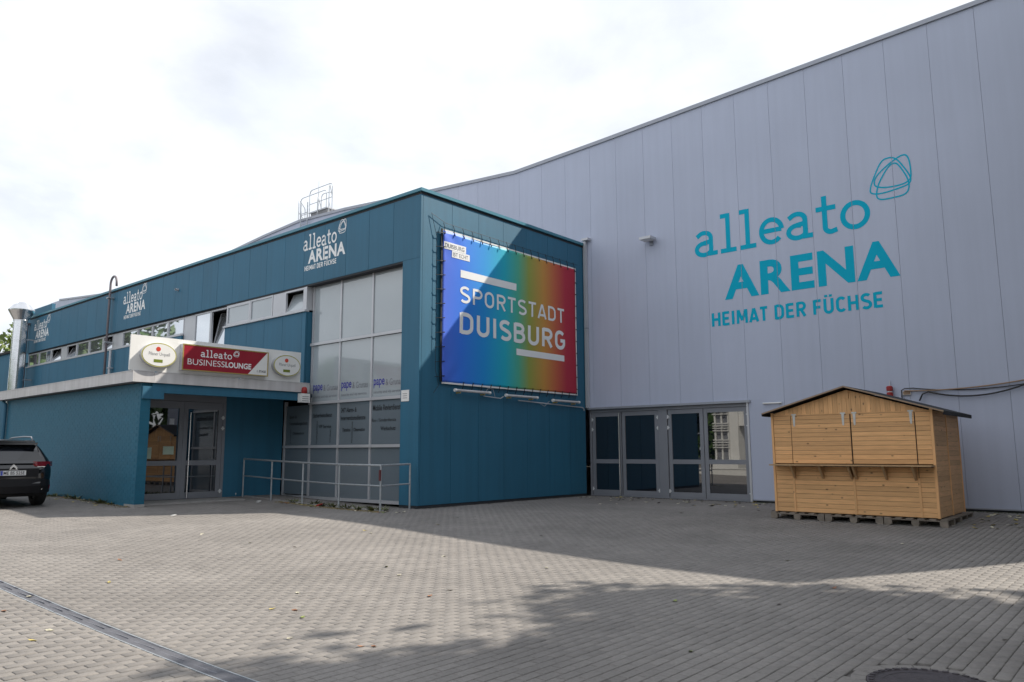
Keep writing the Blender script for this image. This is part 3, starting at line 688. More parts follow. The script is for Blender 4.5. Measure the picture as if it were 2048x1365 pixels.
be = [-27.51]+[x for x in JB if XL+.2 < x < -27.7]+[XL]
for b, a in zip(be, be[1:]): MB().box(a+.005, b-.005, YB+.03, YB+.09, 2.9, 5.695).build('wall_panel', blue_m, ax)
for a, b in ((-27.5, -26.0), (-25.99, BX0-.01)): MB().box(a, b-.005, YB+.03, YB+.09, 2.9, 4.635).build('wall_panel', blue_m, ax)
MB().box(XL, BX0, YB+.095, YB+.1, 2.9, 4.6).build('backing_wall', dark_m, ax)
MB().box(XL, -20.9, YB+.9, YB+.95, 0, HB-.3).build('inner_wall', inside_m, ax)
# lettering on the fascia
YF = YB-.004
def small_logo(xl, xr, ar, z_):
    place(strokes_mesh('alleato', SLAB, .19, 1.0, .05), (xl, YF, 7.52), UX, UZ, NY, xr-xl, .50, vwhite, ax, cuts=JB)
    sans('ARENA', (ar[0], YF, 7.09), UX, UZ, NY, ar[1]-ar[0], .40, vwhite, ax, bold=.034, space=1.08, cuts=JB)
    place(strokes_mesh('HEIMAT DER FÜCHSE', DIN, .20, 1.0, .12), (ar[2], YF, 6.88), UX, UZ, NY, ar[3]-ar[2], .19, vwhite, ax, cuts=JB)
    place(emblem(.05), (ar[4], YF, 7.74), UX, UZ, NY, ar[5]-ar[4], .42, vwhite, ax, 'emblem', cuts=JB)
small_logo(-19.83, -18.15, (-19.56, -17.72, -19.73, -18.14, -18.09, -17.70), 0)
small_logo(-32.72, -30.96, (-32.42, -30.64, -32.58, -31.02, -31.04, -30.60), 0)
small_logo(-43.18, -41.46, (-42.92, -41.12, -43.08, -41.48, -41.50, -41.06), 0)
# grey rain pipe where the annex meets the hall
dp = thing('rain_pipe', (XB+.12, YW-.1, 2.78), 'pale grey square rain pipe where blue annex meets grey hall', 'pipe')
MB().box(XB+.03, XB+.13, YW-.12, YW-.02, 2.80, 8.38).build('pipe', alu_m, dp)
MB().box(XB+.01, XB+.28, YW-.20, YW-.01, 8.385, 8.46).build('rain_head', alu_m, dp)
MB().box(XB+.02, XB+.14, YW-.13, YW-.015, 5.4, 5.44).build('clip', galv_m, dp)
# fascia spotlight knob, small white notice
MB_ = thing('fascia_sensor', (-27.9, YB-.02, 7.45), 'tiny round sensor on the blue fascia between two logos', 'sensor')
MB().tube([(-27.9, YB-.0, 7.47), (-27.9, YB-.10, 7.47)], .05, 10).build('housing', alu_m, MB_); MB().tube([(-27.9, YB-.101, 7.47), (-27.9, YB-.13, 7.47)], .035, 10).build('lens', glass_d, MB_)
nb_ = thing('wall_notice', (-15.02, YB-.01, 2.68), 'small square white notice on the blue column beside the glazing', 'sign')
MB().box(-15.16, -14.86, YB-.016, YB-.003, 2.70, 2.99).build('plate', white_m, nb_)
for k in range(3): MB().box(-15.10, -14.93, YB-.0195, YB-.0165, 2.78+.055*k, 2.792+.055*k).build('print_line', vgrey, nb_)

# ------------------------------------------------------------------ banner
bn = thing('banner', (XB+.1, 17, 3.2), 'large rainbow gradient banner reading SPORTSTADT DUISBURG on the blue wall', 'banner')
BM = bpy.data.materials.new('banner_print'); BM.use_nodes = True; t = BM.node_tree; b = t.nodes['Principled BSDF']; b.inputs['Roughness'].default_value = .55
geo = t.nodes.new('ShaderNodeNewGeometry'); sp = t.nodes.new('ShaderNodeSeparateXYZ'); mr = t.nodes.new('ShaderNodeMapRange'); mr.inputs[1].default_value = 13.95; mr.inputs[2].default_value = 19.97
t.links.new(geo.outputs['Position'], sp.inputs[0]); t.links.new(sp.outputs[1], mr.inputs[0])
cr = t.nodes.new('ShaderNodeValToRGB'); el = cr.color_ramp.elements
stops = [(0,(.07,.15,.72)),(.12,(.025,.18,.78)),(.27,(.003,.27,.70)),(.42,(.004,.42,.55)),(.52,(.07,.42,.28)),(.60,(.28,.34,.06)),(.72,(.58,.28,.05)),(.82,(.56,.12,.05)),(.91,(.46,.022,.05)),(1,(.42,.012,.04))]
el[0].position = 0; el[0].color = (*stops[0][1], 1); el[1].position = 1; el[1].color = (*stops[-1][1], 1)
for p_, c_ in stops[1:-1]:
    e = el.new(p_); e.color = (*c_, 1)
t.links.new(mr.outputs[0], cr.inputs[0]); t.links.new(cr.outputs[0], b.inputs['Base Color'])
BY0, BY1, BZ0, BZ1 = 13.96, 19.96, 3.22, 7.31; XN = XB+.07
def bow(y, z):                                             # slack of the cloth near corners and hem
    a = min(y-BY0, BY1-y); c = min(z-BZ0, BZ1-z)
    return .010*math.sin(y*2.1+z*1.3) + .012*math.sin((y+z)*9)*math.exp(-((y-BY0)**2+(BZ1-z)**2)/.35) + .012*math.sin((y-z)*9)*math.exp(-((y-BY0)**2+(z-BZ0)**2)/.5)
mb = MB(); ny, nz = 90, 60
mb.add([(XN+bow(BY0+(BY1-BY0)*i/ny, BZ0+(BZ1-BZ0)*j/nz), BY0+(BY1-BY0)*i/ny, BZ0+(BZ1-BZ0)*j/nz) for j in range(nz+1) for i in range(ny+1)],
       [(j*(ny+1)+i, j*(ny+1)+i+1, (j+1)*(ny+1)+i+1, (j+1)*(ny+1)+i) for j in range(nz) for i in range(ny)])
bc = mb.build('cloth', BM, bn, smooth=True); sd = bc.modifiers.new('t', 'SOLIDIFY'); sd.thickness = .004; sd.offset = -1
UY, NX = (0, 1, 0), (1, 0, 0)
def on_banner(ob):                                         # drape the print over the cloth
    L = rootloc(bn)
    for v in ob.data.vertices:
        w = v.co+L; v.co.x = XN+bow(w.y, w.z)+.006+(w.x-XN-.03) - L.x
    return ob
XT = XN+.03
on_banner(place(strokes_mesh('SPORTSTADT', DIN, .16, 1.36, .15), (XT, 14.61, 5.42), UY, UZ, NX, 4.73, .48, vwhite, bn))
on_banner(place(strokes_mesh('DUISBURG', DIN, .20, 1.36, .16), (XT, 14.61, 4.56), UY, UZ, NX, 4.75, .62, vwhite, bn))
def grid(y0, y1, z0, z1, n=16):
    mb = MB(); mb.add([(XT, y0+(y1-y0)*i/n, z) for z in (z0, z1) for i in range(n+1)], [(i, i+1, n+2+i, n+1+i) for i in range(n)]); return mb
on_banner(grid(14.62, 16.99, 6.13, 6.34).build('bar', vwhite, bn)); on_banner(grid(16.98, 19.30, 4.21, 4.40).build('bar', vwhite, bn))
on_banner(grid(13.985, 14.83, 6.82, 7.02).build('tag_plate', vwhite, bn)); on_banner(grid(14.28, 14.98, 6.63, 6.815).build('tag_plate', vwhite, bn))
XT += .002
t1 = sans('DUISBURG', (XT, 14.02, 6.86), UY, UZ, NX, .74, .12, vgrey, bn, bold=.01); on_banner(t1); t2 = sans('IST ECHT', (XT, 14.33, 6.665), UY, UZ, NX, .58, .11, vgrey, bn); on_banner(t2)
mb = MB()
for z0, z1, y0, y1 in ((BZ1-.0, BZ1+.045, BY0, BY1), (BZ0-.045, BZ0, BY0, BY1)): mb.box(XN-.012, XN+.0, y0, y1, z0, z1)
mb.box(XN-.012, XN, BY1, BY1+.04, BZ0-.045, BZ1+.045).build('hem', white_m, bn)
MB().box(XN-.03, XN-.005, BY0-.06, BY0-.005, BZ0, BZ1+.05).build('hem', vblack, bn)
# rope frame and bungee hooks
rp = MB()
yA, yB_, zA, zB_ = BY0-.42, BY1+.18, BZ0-.30, BZ1+.28
rp.tube([(XB+.04,yA,zB_+.12),(XB+.05,BY0+.1,zB_-.05),(XB+.05,yB_,zB_-.1)], .006, 5); rp.tube([(XB+.04,yA+.02,zB_+.1),(XB+.05,BY0-.22,BZ1-.2),(XB+.05,BY0-.22,BZ0+.3),(XB+.05,BY0-.10,BZ0-.1),(XB+.04,yA+.15,zA)], .006, 5)
rp.build('rope', vblack, bn)
def hook(p, q):
    MB().tube([p, Vector(p).lerp(Vector(q), .5)+Vector((.02,0,0)), q], .009, 5).tube([Vector(q)+Vector((.012,0,0)), Vector(q)+Vector((.012,0,0))+(Vector(q)-Vector(p))*.25], .015, 5).build('hook', vblack, bn)
for k in range(17):
    y = BY0+.05+(BY1-BY0-.1)*k/16; hook((XB+.05, y-.02, BZ1+.22), (XN+.012, y, BZ1-.02)); 
    if k > 1: hook((XB+.03, y, BZ0-.16), (XN+.012, y, BZ0+.0))
for k in range(11):
    z = BZ0+.15+(BZ1-BZ0-.1)*k/10.3; hook((XB+.05, BY0-.24, z-.03), (XN+.012, BY0-.0, z)); hook((XB+.03, BY1+.15, z), (XN+.012, BY1+.0, z))
# tube lights under the banner
for (ya, yb, z, lab) in ((14.37, 15.72, 3.02, 'tube light under the banner nearest the building corner'), (16.42, 17.82, 2.99, 'middle of the three tube lights under the banner'), (18.6, 19.95, 2.95, 'tube light under the banner nearest the grey hall')):
    l = thing('banner_light', (XB+.1, (ya+yb)/2, z-.1), lab, 'lamp', 'tube lights below the banner')
    MB().tube([(XB+.16, ya, z), (XB+.16, yb, z)], .035, 8).build('tube', fascia_m, l)
    MB().tube([(XB+.16, ya-.03, z), (XB+.16, ya+.04, z)], .045, 8).build('end_cap', white_m, l)
    MB().tube([(XB+.16, yb-.04, z), (XB+.16, yb+.03, z)], .042, 8).build('end_cap', white_m, l)
    mb = MB()
    for yy in (ya+.2, yb-.2): mb.box(XB+.001, XB+.16, yy-.015, yy+.015, z-.075, z-.036)
    mb.build('bracket', gold_m, l)
solo(MB().tube([(XB+.05,15.6,2.93),(XB+.05,16.3,2.90),(XB+.07,16.4,2.96)], .014, 6).tube([(XB+.05,17.08,2.88),(XB+.05,20.3,2.80),(XB+.05,20.36,2.76),(XB+.05,20.38,2.70)], .018, 6).tube([(XB+.06,15.68,3.06),(XB+.08,15.75,3.16),(XB+.08,15.95,3.14),(XB+.06,16.05,2.93)], .006, 5).tube([(XB+.06,18.0,2.86),(XB+.06,18.3,2.76),(XB+.06,18.55,2.93)], .006, 5), 'light_conduit', alu_m, 'thin grey conduit linking the lights below the banner', 'conduit')

# ================================================================== ENTRANCE PORCH
pc = thing('entrance_porch', (-24, 10.5, 0), 'low blue brick entrance porch with pale flat roof edge', 'porch')
CX, CY = -19.30, 8.37                                       # brick corner
FX, FY = -19.20, 8.10                                       # roof edge
CZ0, CZ1 = 3.14, 3.40
PXL = -29.35
WT = .24
MB().box(PXL, CX-.004, CY+.0005, CY+WT, -.02, CZ0-.01).build('brick_wall', mortar_m, pc)
# bricks, stretcher bond on the front and on the pier end
BL, BH, J = .25, .077, .006
bme = bpy.data.meshes.new('brick'); mbk = MB(); mbk.box(-(BL-J)/2, (BL-J)/2, 0, .012, 0, BH-J)
bme.from_pydata(mbk.v, [], mbk.f); bme.materials.append(brick_m)
bl = []
L0 = rootloc(pc)
rows = int((CZ0-.05)/BH)
for r_ in range(rows):
    z = .04+r_*BH
    for k in range(int((CX-PXL)/BL)):
        x = CX-.006-BL*(k+.5)-(r_ % 2)*BL/2
        if x-BL/2 < PXL: continue
        bl.append((x, z))
bl.sort(key=lambda q: -q[0]+abs(q[1]-1.6)*.2)
fb = MB(); ftint = []
for i, (x, z) in enumerate(bl):
    if i < 300:
        o = bpy.data.objects.new('brick', bme); COL.objects.link(o); o.parent = pc; o.location = (x-L0.x, CY-.004+random.uniform(-.001,.001)-L0.y, z-L0.z)
    else:
        y = CY-.004+random.uniform(-.001,.001); fb.box(x-(BL-J)/2, x+(BL-J)/2, y, y+.012, z, z+BH-J)
o = fb.build('brick_field', brick_m, pc); o['kind'] = 'stuff'
for r_ in range(rows):
    z = .04+r_*BH; MB().box(CX-.004, CX+.004, CY+.002, CY+WT-.008, z, z+BH-J).build('brick', brick_m, pc)
MB().box(CX-.55, CX+.012, CY-.012, CY+WT+.01, -.03, .05+g(CX, CY)+.02).build('plinth', conc_m, pc)
MB().box(PXL, PXL+.2, CY+.25, YB, 0, CZ0-.01).build('end_wall', brick_m, pc)
# roof slab with sheet-metal edge in lengths
MB().box(PXL-.35+.03, FX-.03, FY+.03, YB+.02, CZ0+.01, CZ1-.03).build('roof_slab', roof_m, pc)
xe = [PXL-.35, -27.4, -24.95, -22.2, FX]
for a, b in zip(xe, xe[1:]): MB().box(a+.003, b-.003 if b < FX else b, FY, FY+.03, CZ0, CZ1).box(a+.003, b-.003 if b < FX else b, FY-.008, FY+.12, CZ1+.001, CZ1+.022).build('fascia_sheet', fascia_m, pc)
yee = [FY+.032, 8.62, 10.9, YB-.04]
for a, b in zip(yee, yee[1:]): MB().box(FX-.03, FX, a+.002, b-.003, CZ0, CZ1).box(FX-.12, FX+.008, a+.002+.1, b-.003, CZ1+.001, CZ1+.022).build('fascia_sheet', fascia_m, pc)
MB().box(PXL-.35, PXL-.32, FY+.032, YB-.04, CZ0, CZ1).build('fascia_sheet', fascia_m, pc)
MB().box(FX-.20, FX-.06, CY+WT+.005, YB+.0, 2.90, CZ0-.002).build('beam', blue_m, pc)
MB().box(FX-.10, FX-.04, CY+.01, CY+WT+.3, 2.74, 3.05).build('beam_bracket', blue_m, pc)
XD = -20.9
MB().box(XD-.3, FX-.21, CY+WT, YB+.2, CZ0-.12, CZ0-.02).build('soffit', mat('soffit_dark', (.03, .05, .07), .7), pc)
MB().box(XD-.08, XD, 11.52, YC-.05, .0, CZ0-.125).build('inner_wall', blue_m, pc)
MB().box(XD-.08, XD, CY+WT+.002, 9.0, .0, CZ0-.125).build('inner_wall', blue_m, pc)
MB().box(XD-.5, XD-.45, CY+WT+.01, 11.6, 0, CZ0-.13).build('door_recess', inside_m, pc)
MB().box(XD-.07, XD-.0, 9.0, 11.518, 2.83, CZ0-.125).build('door_head', frame_m, pc)
MB().box(XD-.07, XD+.01, 9.0, 9.09, .12, 2.828).build('door_jamb', frame_m, pc); MB().box(XD-.07, XD+.01, 11.43, 11.518, .12, 2.828).build('door_jamb', frame_m, pc)
def leaf_y(y0, y1, x, pull=None, hside=-1, z0=.15, z1=2.82):
    f = MB(); s = .125; zt = z1-.20; zm0, zm1 = 1.06, 1.19; zb = z0+.17
    f.box(x-.06, x, y0, y0+s, z0, z1).box(x-.06, x, y1-s, y1, z0, z1)
    for a, b in ((z0, zb), (zm0, zm1), (zt, z1)): f.box(x-.058, x-.002, y0+s, y1-s, a, b)
    d = f.build('door', frame_m, pc)
    for a, b in ((zb, zm0), (zm1, zt)): MB().box(x-.04, x-.028, y0+s, y1-s, a, b).build('pane', glass_d, d)
    if pull is not None:
        t_ = MB().tube([(x+.06, pull, z0+.02), (x+.06, pull, z1-.3)], .016, 8)
        for z in (.5, 1.4, 2.3): t_.tube([(x+.06, pull, z), (x-.003, pull, z)], .009, 6)
        t_.build('pull_bar', chrome_m, d)
    hy = y0-.005 if hside < 0 else y1+.005
    for z in (.32, 2.1, 2.4): MB().box(x+.012, x+.032, hy-.022, hy+.022, z-.055, z+.055).box(x+.013, x+.026, hy-.05, hy+.05, z-.018, z+.018).build('hinge', hinge_w, d)
    return d
dA = leaf_y(9.10, 10.27, XD, hside=-1); dB = leaf_y(10.275, 11.425, XD, pull=10.44, hside=1)
pm_ = mat('notice_green', (.45, .55, .45), .6); pb_ = mat('notice_pale', (.6, .63, .7), .6)
MB().box(XD-.027, XD-.025, 9.27, 9.44, 1.25, 1.55).build('notice', pm_, dA); MB().box(XD-.027, XD-.025, 9.75, 10.05, 1.36, 1.58).build('notice', pm_, dA); MB().box(XD-.027, XD-.025, 9.88, 10.02, 2.18, 2.34).build('notice', pb_, dA)
MB().box(XD-.05, FX-.4, CY+WT+.02, 11.5, .10, .142).build('door_step', conc_m, pc)
# signboard on the roof edge
sb = thing('sign_board', (FX-.05, 10.4, CZ1), 'long plain white board standing on the porch roof edge', 'board')
MB().box(FX-.06, FX-.02, 8.0, 12.86, CZ1+.024, 4.30).build('panel', white_m, sb)
mb = MB()
for y in (8.6, 10.4, 12.2): mb.box(FX-.10, FX-.062, y-.03, y+.03, CZ1+.024, 4.2).box(FX-.8, FX-.062, y-.02, y+.02, CZ1+.024, CZ1+.06)
mb.build('support', galv_m, sb)
# red lounge sign
rsn = thing('lounge_sign', (FX+.05, 10.45, 3.49), 'red and white illuminated box sign reading alleato BUSINESSLOUNGE', 'sign')
XS0, XS = FX-.018, FX+.14
RY0, RY1, RZ0, RZ1 = 9.24, 11.70, 3.50, 4.18
MB().box(XS0, XS-.012, RY0, RY1, RZ0, RZ1).build('box', alu_m, rsn)
mb = MB()
for a in ((RY0, RY1, RZ0, RZ0+.028), (RY0, RY1, RZ1-.028, RZ1), (RY0, RY0+.028, RZ0+.028, RZ1-.028), (RY1-.028, RY1, RZ0+.028, RZ1-.028)): mb.box(XS-.011, XS+.006, *a)
mb.build('rim', gold_m, rsn)
yi0, yi1, zi0, zi1 = RY0+.029, RY1-.029, RZ0+.029, RZ1-.029
yc0, yc1 = yi1-.58, yi1-.02
MB().prism([(XS-.0115,yi0,zi0),(XS-.0115,yc0,zi0),(XS-.0115,yc1,zi1),(XS-.0115,yi0,zi1)], (.010,0,0)).build('red_face', red_m, rsn)
MB().prism([(XS-.0115,yc0+.002,zi0),(XS-.0115,yi1,zi0),(XS-.0115,yi1,zi1),(XS-.0115,yc1+.002,zi1)], (.010,0,0)).build('white_face', white_m, rsn)
XI = XS+.0015
place(strokes_mesh('alleato', SLAB, .19, 1.0, .05), (XI, 9.72, 3.875), UY, UZ, NX, .88, .20, vwhite, rsn)
place(emblem(.07), (XI, 10.63, 3.96), UY, UZ, NX, .18, .165, vwhite, rsn, 'emblem')
sans('BUSINESS', (XI, 9.38, 3.655), UY, UZ, NX, 1.02, .155, vwhite, rsn, bold=-.004); sans('LOUNGE', (XI, 10.42, 3.655), UY, UZ, NX, .76, .155, vwhite, rsn, bold=.03)
sans('1. ETAGE', (XI, 11.36, 3.60), UY, UZ, NX, .27, .06, vblack, rsn, bold=.02)
def oval(yc, zc, ry, rz, lab):
    o = thing('oval_sign', (FX+.05, yc, zc-rz), lab, 'sign', 'oval signs on the white board')
    def ell(a, b, n=40): return [(yc+a*math.cos(2*math.pi*k/n), zc+b*math.sin(2*math.pi*k/n)) for k in range(n)]
    MB().prism([(FX-.018, y, z) for y, z in ell(ry, rz)], (.12, 0, 0)).build('box', alu_m, o)
    MB().prism([(FX+.103, y, z) for y, z in ell(ry, rz)], (.006, 0, 0)).build('rim', yellow_m, o)
    MB().prism([(FX+.1095, y, z) for y, z in ell(ry-.028, rz-.028)], (.004, 0, 0)).build('face', white_m, o)
    XO = FX+.115
    MB().prism([(XO, yc-.03+.058*math.cos(2*math.pi*k/20), zc+rz*.48+.058*math.sin(2*math.pi*k/20)) for k in range(20)], (.002, 0, 0)).build('seal', lredm, o)
    sans('Pilsner Urquell', (XO, yc-ry*.60, zc-.045), UY, UZ, NX, ry*1.2, .11, vgrey, o)
    MB().box(XO, XO+.0025, yc-.13, yc+.09, zc-rz*.62, zc-rz*.62+.075).build('label_patch', lgreen, o)
    return o
oval(8.66, 3.83, .44, .305, 'oval white beer sign at the sunlit left end of the board')
oval(12.33, 3.86, .44, .305, 'oval white beer sign at the right end of the board')
# siren
sr = thing('alarm_siren', (FX+.1, 12.98, 2.83), 'white alarm box with red beacon under the porch roof edge', 'alarm')
MB().box(FX-.05, FX+.12, 12.82, 13.12, 2.84, 3.10).build('box', white_m, sr); MB().lathe((FX+.05, 12.97, 3.105), [(.085,0),(.085,.10),(.07,.17),(.03,.19)], 16).build('beacon', litter_r, sr, smooth=True)
MB().box(FX-.16, FX-.052, 12.93, 13.01, 2.92, 3.0).build('bracket', galv_m, sr)
for k in range(3): MB().box(FX+.121, FX+.124, 12.86, 13.08, 2.88+.06*k, 2.895+.06*k).build('slot', vgrey, sr)

# pipes, flue
gp = thing('vent_pipe', (-33.7, YB-.12, 3.4), 'tall brown pipe with curved top in front of the blue fascia', 'pipe')
MB().tube([(-33.75,YB-.16,3.38),(-33.75,YB-.16,8.50)]+[(-33.45-.30*math.cos(R(a)), YB-.16, 8.52+.30*math.sin(R(a))) for a in range(10, 171, 20)]+[(-33.13,YB-.16,8.36)], .048, 10).build('pipe', pipe_m, gp, smooth=True)
mb = MB()
for z in (4.4, 6.0, 7.9): mb.box(-33.86, -33.64, YB-.26, YB+.02, z, z+.05)
mb.build('clip', galv_m, gp)
solo(MB().tube([(-33.42,YB-.10,3.39),(-33.42,YB-.10,5.65)], .055, 8).box(-33.5,-33.34,YB-.17,YB+.02,4.9,4.94), 'rain_pipe', alu_m, 'short grey rain pipe beside the tall brown vent pipe', 'pipe')
fu = thing('chimney_flue', (-43.05, 12.55, 0), 'shiny round steel flue with conical cap at the far blue corner', 'chimney')
for k in range(8):
    z = .15+k*.975
    MB().lathe((-43.05, 12.55, z), [(.31,0),(.31,.94),(.328,.945),(.328,.98)], 24).build('segment', steel_m, fu, smooth=False)
MB().lathe((-43.05, 12.55, 7.955), [(.31,0),(.58,.48),(.585,.52),(.36,.80),(.22,.84),(.14,.92)], 28).build('cap', steel_m, fu, smooth=False)
mb = MB().box(-43.1,-43.0,12.85,YB+.02,7.0,7.06).box(-43.1,-43.0,12.85,YB+.02,5.0,5.06); mb.build('bracket', galv_m, fu)
solo(MB().tube([(-43.85,YB-.12,0),(-43.85,YB-.12,5.5),(-43.9,YB-.12,5.7),(-43.9,YB-.12,7.9)], .07, 8).box(-44.0,-43.8,YB-.2,YB+.02,7.9,8.0), 'rain_pipe', pipe_m, 'dark rain pipe beside the steel flue', 'pipe')
lb = thing('low_blue_building', (-60, 20, 0), 'low flat roofed blue building beyond the left end of the porch', 'building')
MB().box(-90, -44.6, 14.4, 40, -.5, 7.15).build('wall', blue_m, lb); MB().box(-90.1, -44.5, 14.3, 40.1, 7.15, 7.28).build('coping', felt_m, lb)
MB().box(-49.5, -44.02, 14.2, 14.37, 6.3, 9.2).build('parapet', blue_m, lb)
solo(MB().tube([(-29.22,CY-.07,.15),(-29.22,CY-.07,3.02),(-29.35,CY-.12,3.12)], .05, 8).box(-29.28,-29.16,CY-.13,CY+.008,1.6,1.64), 'rain_pipe', blue_m, 'blue rain pipe at the far left end of the brick wall', 'pipe')

# ================================================================== HANDRAIL
hr = thing('handrail', (-17.6, 12.05, 0), 'galvanised two bar handrail in front of the stairwell glazing', 'railing')
RYY = 12.05
posts = [(-20.75, RYY), (-19.15, RYY), (-17.75, RYY), (-16.15, RYY), (-14.52, RYY), (-14.66, 13.10)]
posts = [(-20.70, RYY), (-19.22, RYY), (-17.72, RYY), (-16.14, RYY), (-14.52, RYY)]
def gz(x, y): return g(x, y)
for x, y in posts: MB().tube([(x, y, gz(x, y)-.02), (x, y, gz(x, y)+1.08)], .024, 8).build('post', galv_m, hr)
ex, ey = -14.60, 13.05
MB().tube([(ex, ey, g(ex, ey)-.02), (ex, ey, 1.10)], .024, 8).build('post', galv_m, hr)
for dz, r_ in ((1.085, .026), (.60, .020)):
    p = [(x, y, gz(x, y)+dz) for x, y in posts] + [(ex, ey, g(ex, ey)+dz+.02)]
    MB().tube(p, r_, 8).build('rail', galv_m, hr)
MB().tube([(-14.52, RYY-.027, .72), (-14.52, RYY-.027, .98)], .03, 8).build('red_sleeve', mat('rust_red', (.10, .02, .025), .6), hr)
MB().tube([(-20.72, RYY, 1.12), (-20.86, RYY, 1.10)], .012, 6).build('stub', chrome_m, hr)
# paved kerb line below the rail
kb = MB(); 
for a, b in zip(posts, posts[1:]):
    kb.add([(a[0],RYY+.06,g(*a)-.03),(b[0]-.01,RYY+.06,g(*b)-.03),(b[0]-.01,RYY+.14,g(*b)-.03),(a[0],RYY+.14,g(*a)-.03),(a[0],RYY+.06,g(*a)+.03),(b[0]-.01,RYY+.06,g(*b)+.03),(b[0]-.01,RYY+.14,g(*b)+.03),(a[0],RYY+.14,g(*a)+.03)], [(0,3,2,1),(4,5,6,7),(0,1,5,4),(1,2,6,5),(2,3,7,6),(3,0,4,7)])
ko = kb.build('kerb', conc_m); tagset(ko, 'low concrete kerb below the handrail', 'kerb', kind='structure')

# ================================================================== WOODEN HUT
HX0, HX1, HY0, HY1 = -6.86, -3.60, 16.90, 19.20
gz0 = -.075
HZ0 = gz0+.15
hut = thing('wooden_hut', (-5.23, 18.05, HZ0), 'closed pine market hut with gable roof standing on pallets', 'hut')
ZT = 2.20; RX, RZ_ = -5.20, 2.72
MB().box(HX0+.03, HX1-.03, HY0+.03, HY1-.02, HZ0+.01, ZT).build('inner_shell', inside_m, hut)
MB().prism([(HX0+.03,HY0+.035,ZT),(HX1-.03,HY0+.035,ZT),(RX,HY0+.035,RZ_-.06)], (0, HY1-HY0-.07, 0)).build('inner_gable', inside_m, hut)
pitch_ = .1005
cols = [(HX0+.05, -6.42), (-6.41, -5.165), (-5.145, -3.93), (-3.92, HX1-.05)]
SH = 1.09
def plank(x0, x1, z0, z1, y, material=wood_m, parent=hut):
    d = .006; z0 += .0005; z1 -= .0005
    mb = MB(); mb.add([(x0,y+.02,z0),(x1,y+.02,z0),(x1,y+.02,z1),(x0,y+.02,z1),(x0,y+.0045,z0),(x1,y+.0045,z0),(x1,y,z0+d),(x0,y,z0+d),(x1,y,z1-d),(x0,y,z1-d),(x0,y+.0045,z1),(x1,y+.0045,z1)],
      [(4,5,6,7),(7,6,8,9),(9,8,11,10),(0,1,5,4),(10,11,2,3),(0,4,7,9,10,3),(1,2,11,8,6,5),(3,2,1,0)])
    o = mb.build('plank', material, parent)
    return o
for ci, (a, b) in enumerate(cols):
    par = hut; yy = HY0
    if ci in (1, 2):                                       # serving hatches
        par = MB().box(a, b, HY0+.012, HY0+.026, SH+.03, ZT-.04).build('hatch', dark_m, hut); yy = HY0-.012
    n = 11; zz = [SH+.03+(ZT-.04-SH-.03)*k/n for k in range(n+1)]
    for z0, z1 in zip(zz, zz[1:]): plank(a+.004, b-.004, z0+.0015, z1-.0015, yy, parent=par)
    zz = [HZ0+.01+(SH-.03-HZ0-.01)*k/10 for k in range(11)]
    for z0, z1 in zip(zz, zz[1:]): plank(a+.001, b-.001, z0+.0015, z1-.0015, HY0)
for x in (-6.415, -5.155, -3.925): MB().box(x-.022, x+.022, HY0-.012, HY0+.002, HZ0+.01, SH-.24).build('batten', wood_v, hut)
MB().box(HX0, HX0+.048, HY0-.014, HY0+.05, HZ0+.005, ZT+.03).build('corner_post', wood_v, hut)
MB().box(HX1-.048, HX1, HY0-.014, HY0+.05, HZ0+.005, ZT+.03).build('corner_post', wood_v, hut)
MB().box(HX0+.05, HX1-.05, HY0-.02, HY0+.012, ZT-.038, ZT-.018).build('head_batten', wood_m, hut)
# gable boards
def gz_roof(x): return RZ_-.05-(RX-x)*.287 if x < RX else RZ_-.05-(x-RX)*.318
x = HX0+.03; k = 0
while x < HX1-.03:
    x1 = min(x+.095, HX1-.03); y = HY0-.004
    zl, zr = gz_roof(x+.002), gz_roof(x1-.002); zm_ = [(x+.002, y, ZT-.016), (x1-.002, y, ZT-.016), (x1-.002, y, max(zr, ZT-.01))]
    if x < RX < x1: zm_.append((RX, y, RZ_-.05))
    zm_.append((x+.002, y, max(zl, ZT-.01)))
    MB().prism(zm_, (0, .02, 0)).build('gable_board', wood_v, hut); x = x1
MB().box(RX-.04, RX+.04, HY0-.025, HY0-.005, RZ_-.24, RZ_-.06).build('ridge_block', wood_v, hut)
# right side planks in two lengths, batten between
for a, b in ((HY0+.055, 18.02), (18.07, HY1-.04)):
    n = 21; zz = [HZ0+.01+(ZT-HZ0-.03)*k/n for k in range(n+1)]
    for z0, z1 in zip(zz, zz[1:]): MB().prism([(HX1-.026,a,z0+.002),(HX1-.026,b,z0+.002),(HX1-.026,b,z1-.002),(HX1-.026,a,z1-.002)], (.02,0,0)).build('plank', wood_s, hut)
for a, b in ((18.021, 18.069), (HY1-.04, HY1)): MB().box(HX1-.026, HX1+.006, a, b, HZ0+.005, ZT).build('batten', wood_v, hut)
MB().box(HX0, HX0+.02, HY0+.052, HY1, HZ0+.005, ZT).build('left_wall', wood_s, hut); MB().box(HX0+.02, HX1-.03, HY1-.02, HY1, HZ0+.005, ZT).build('rear_wall', wood_m, hut)
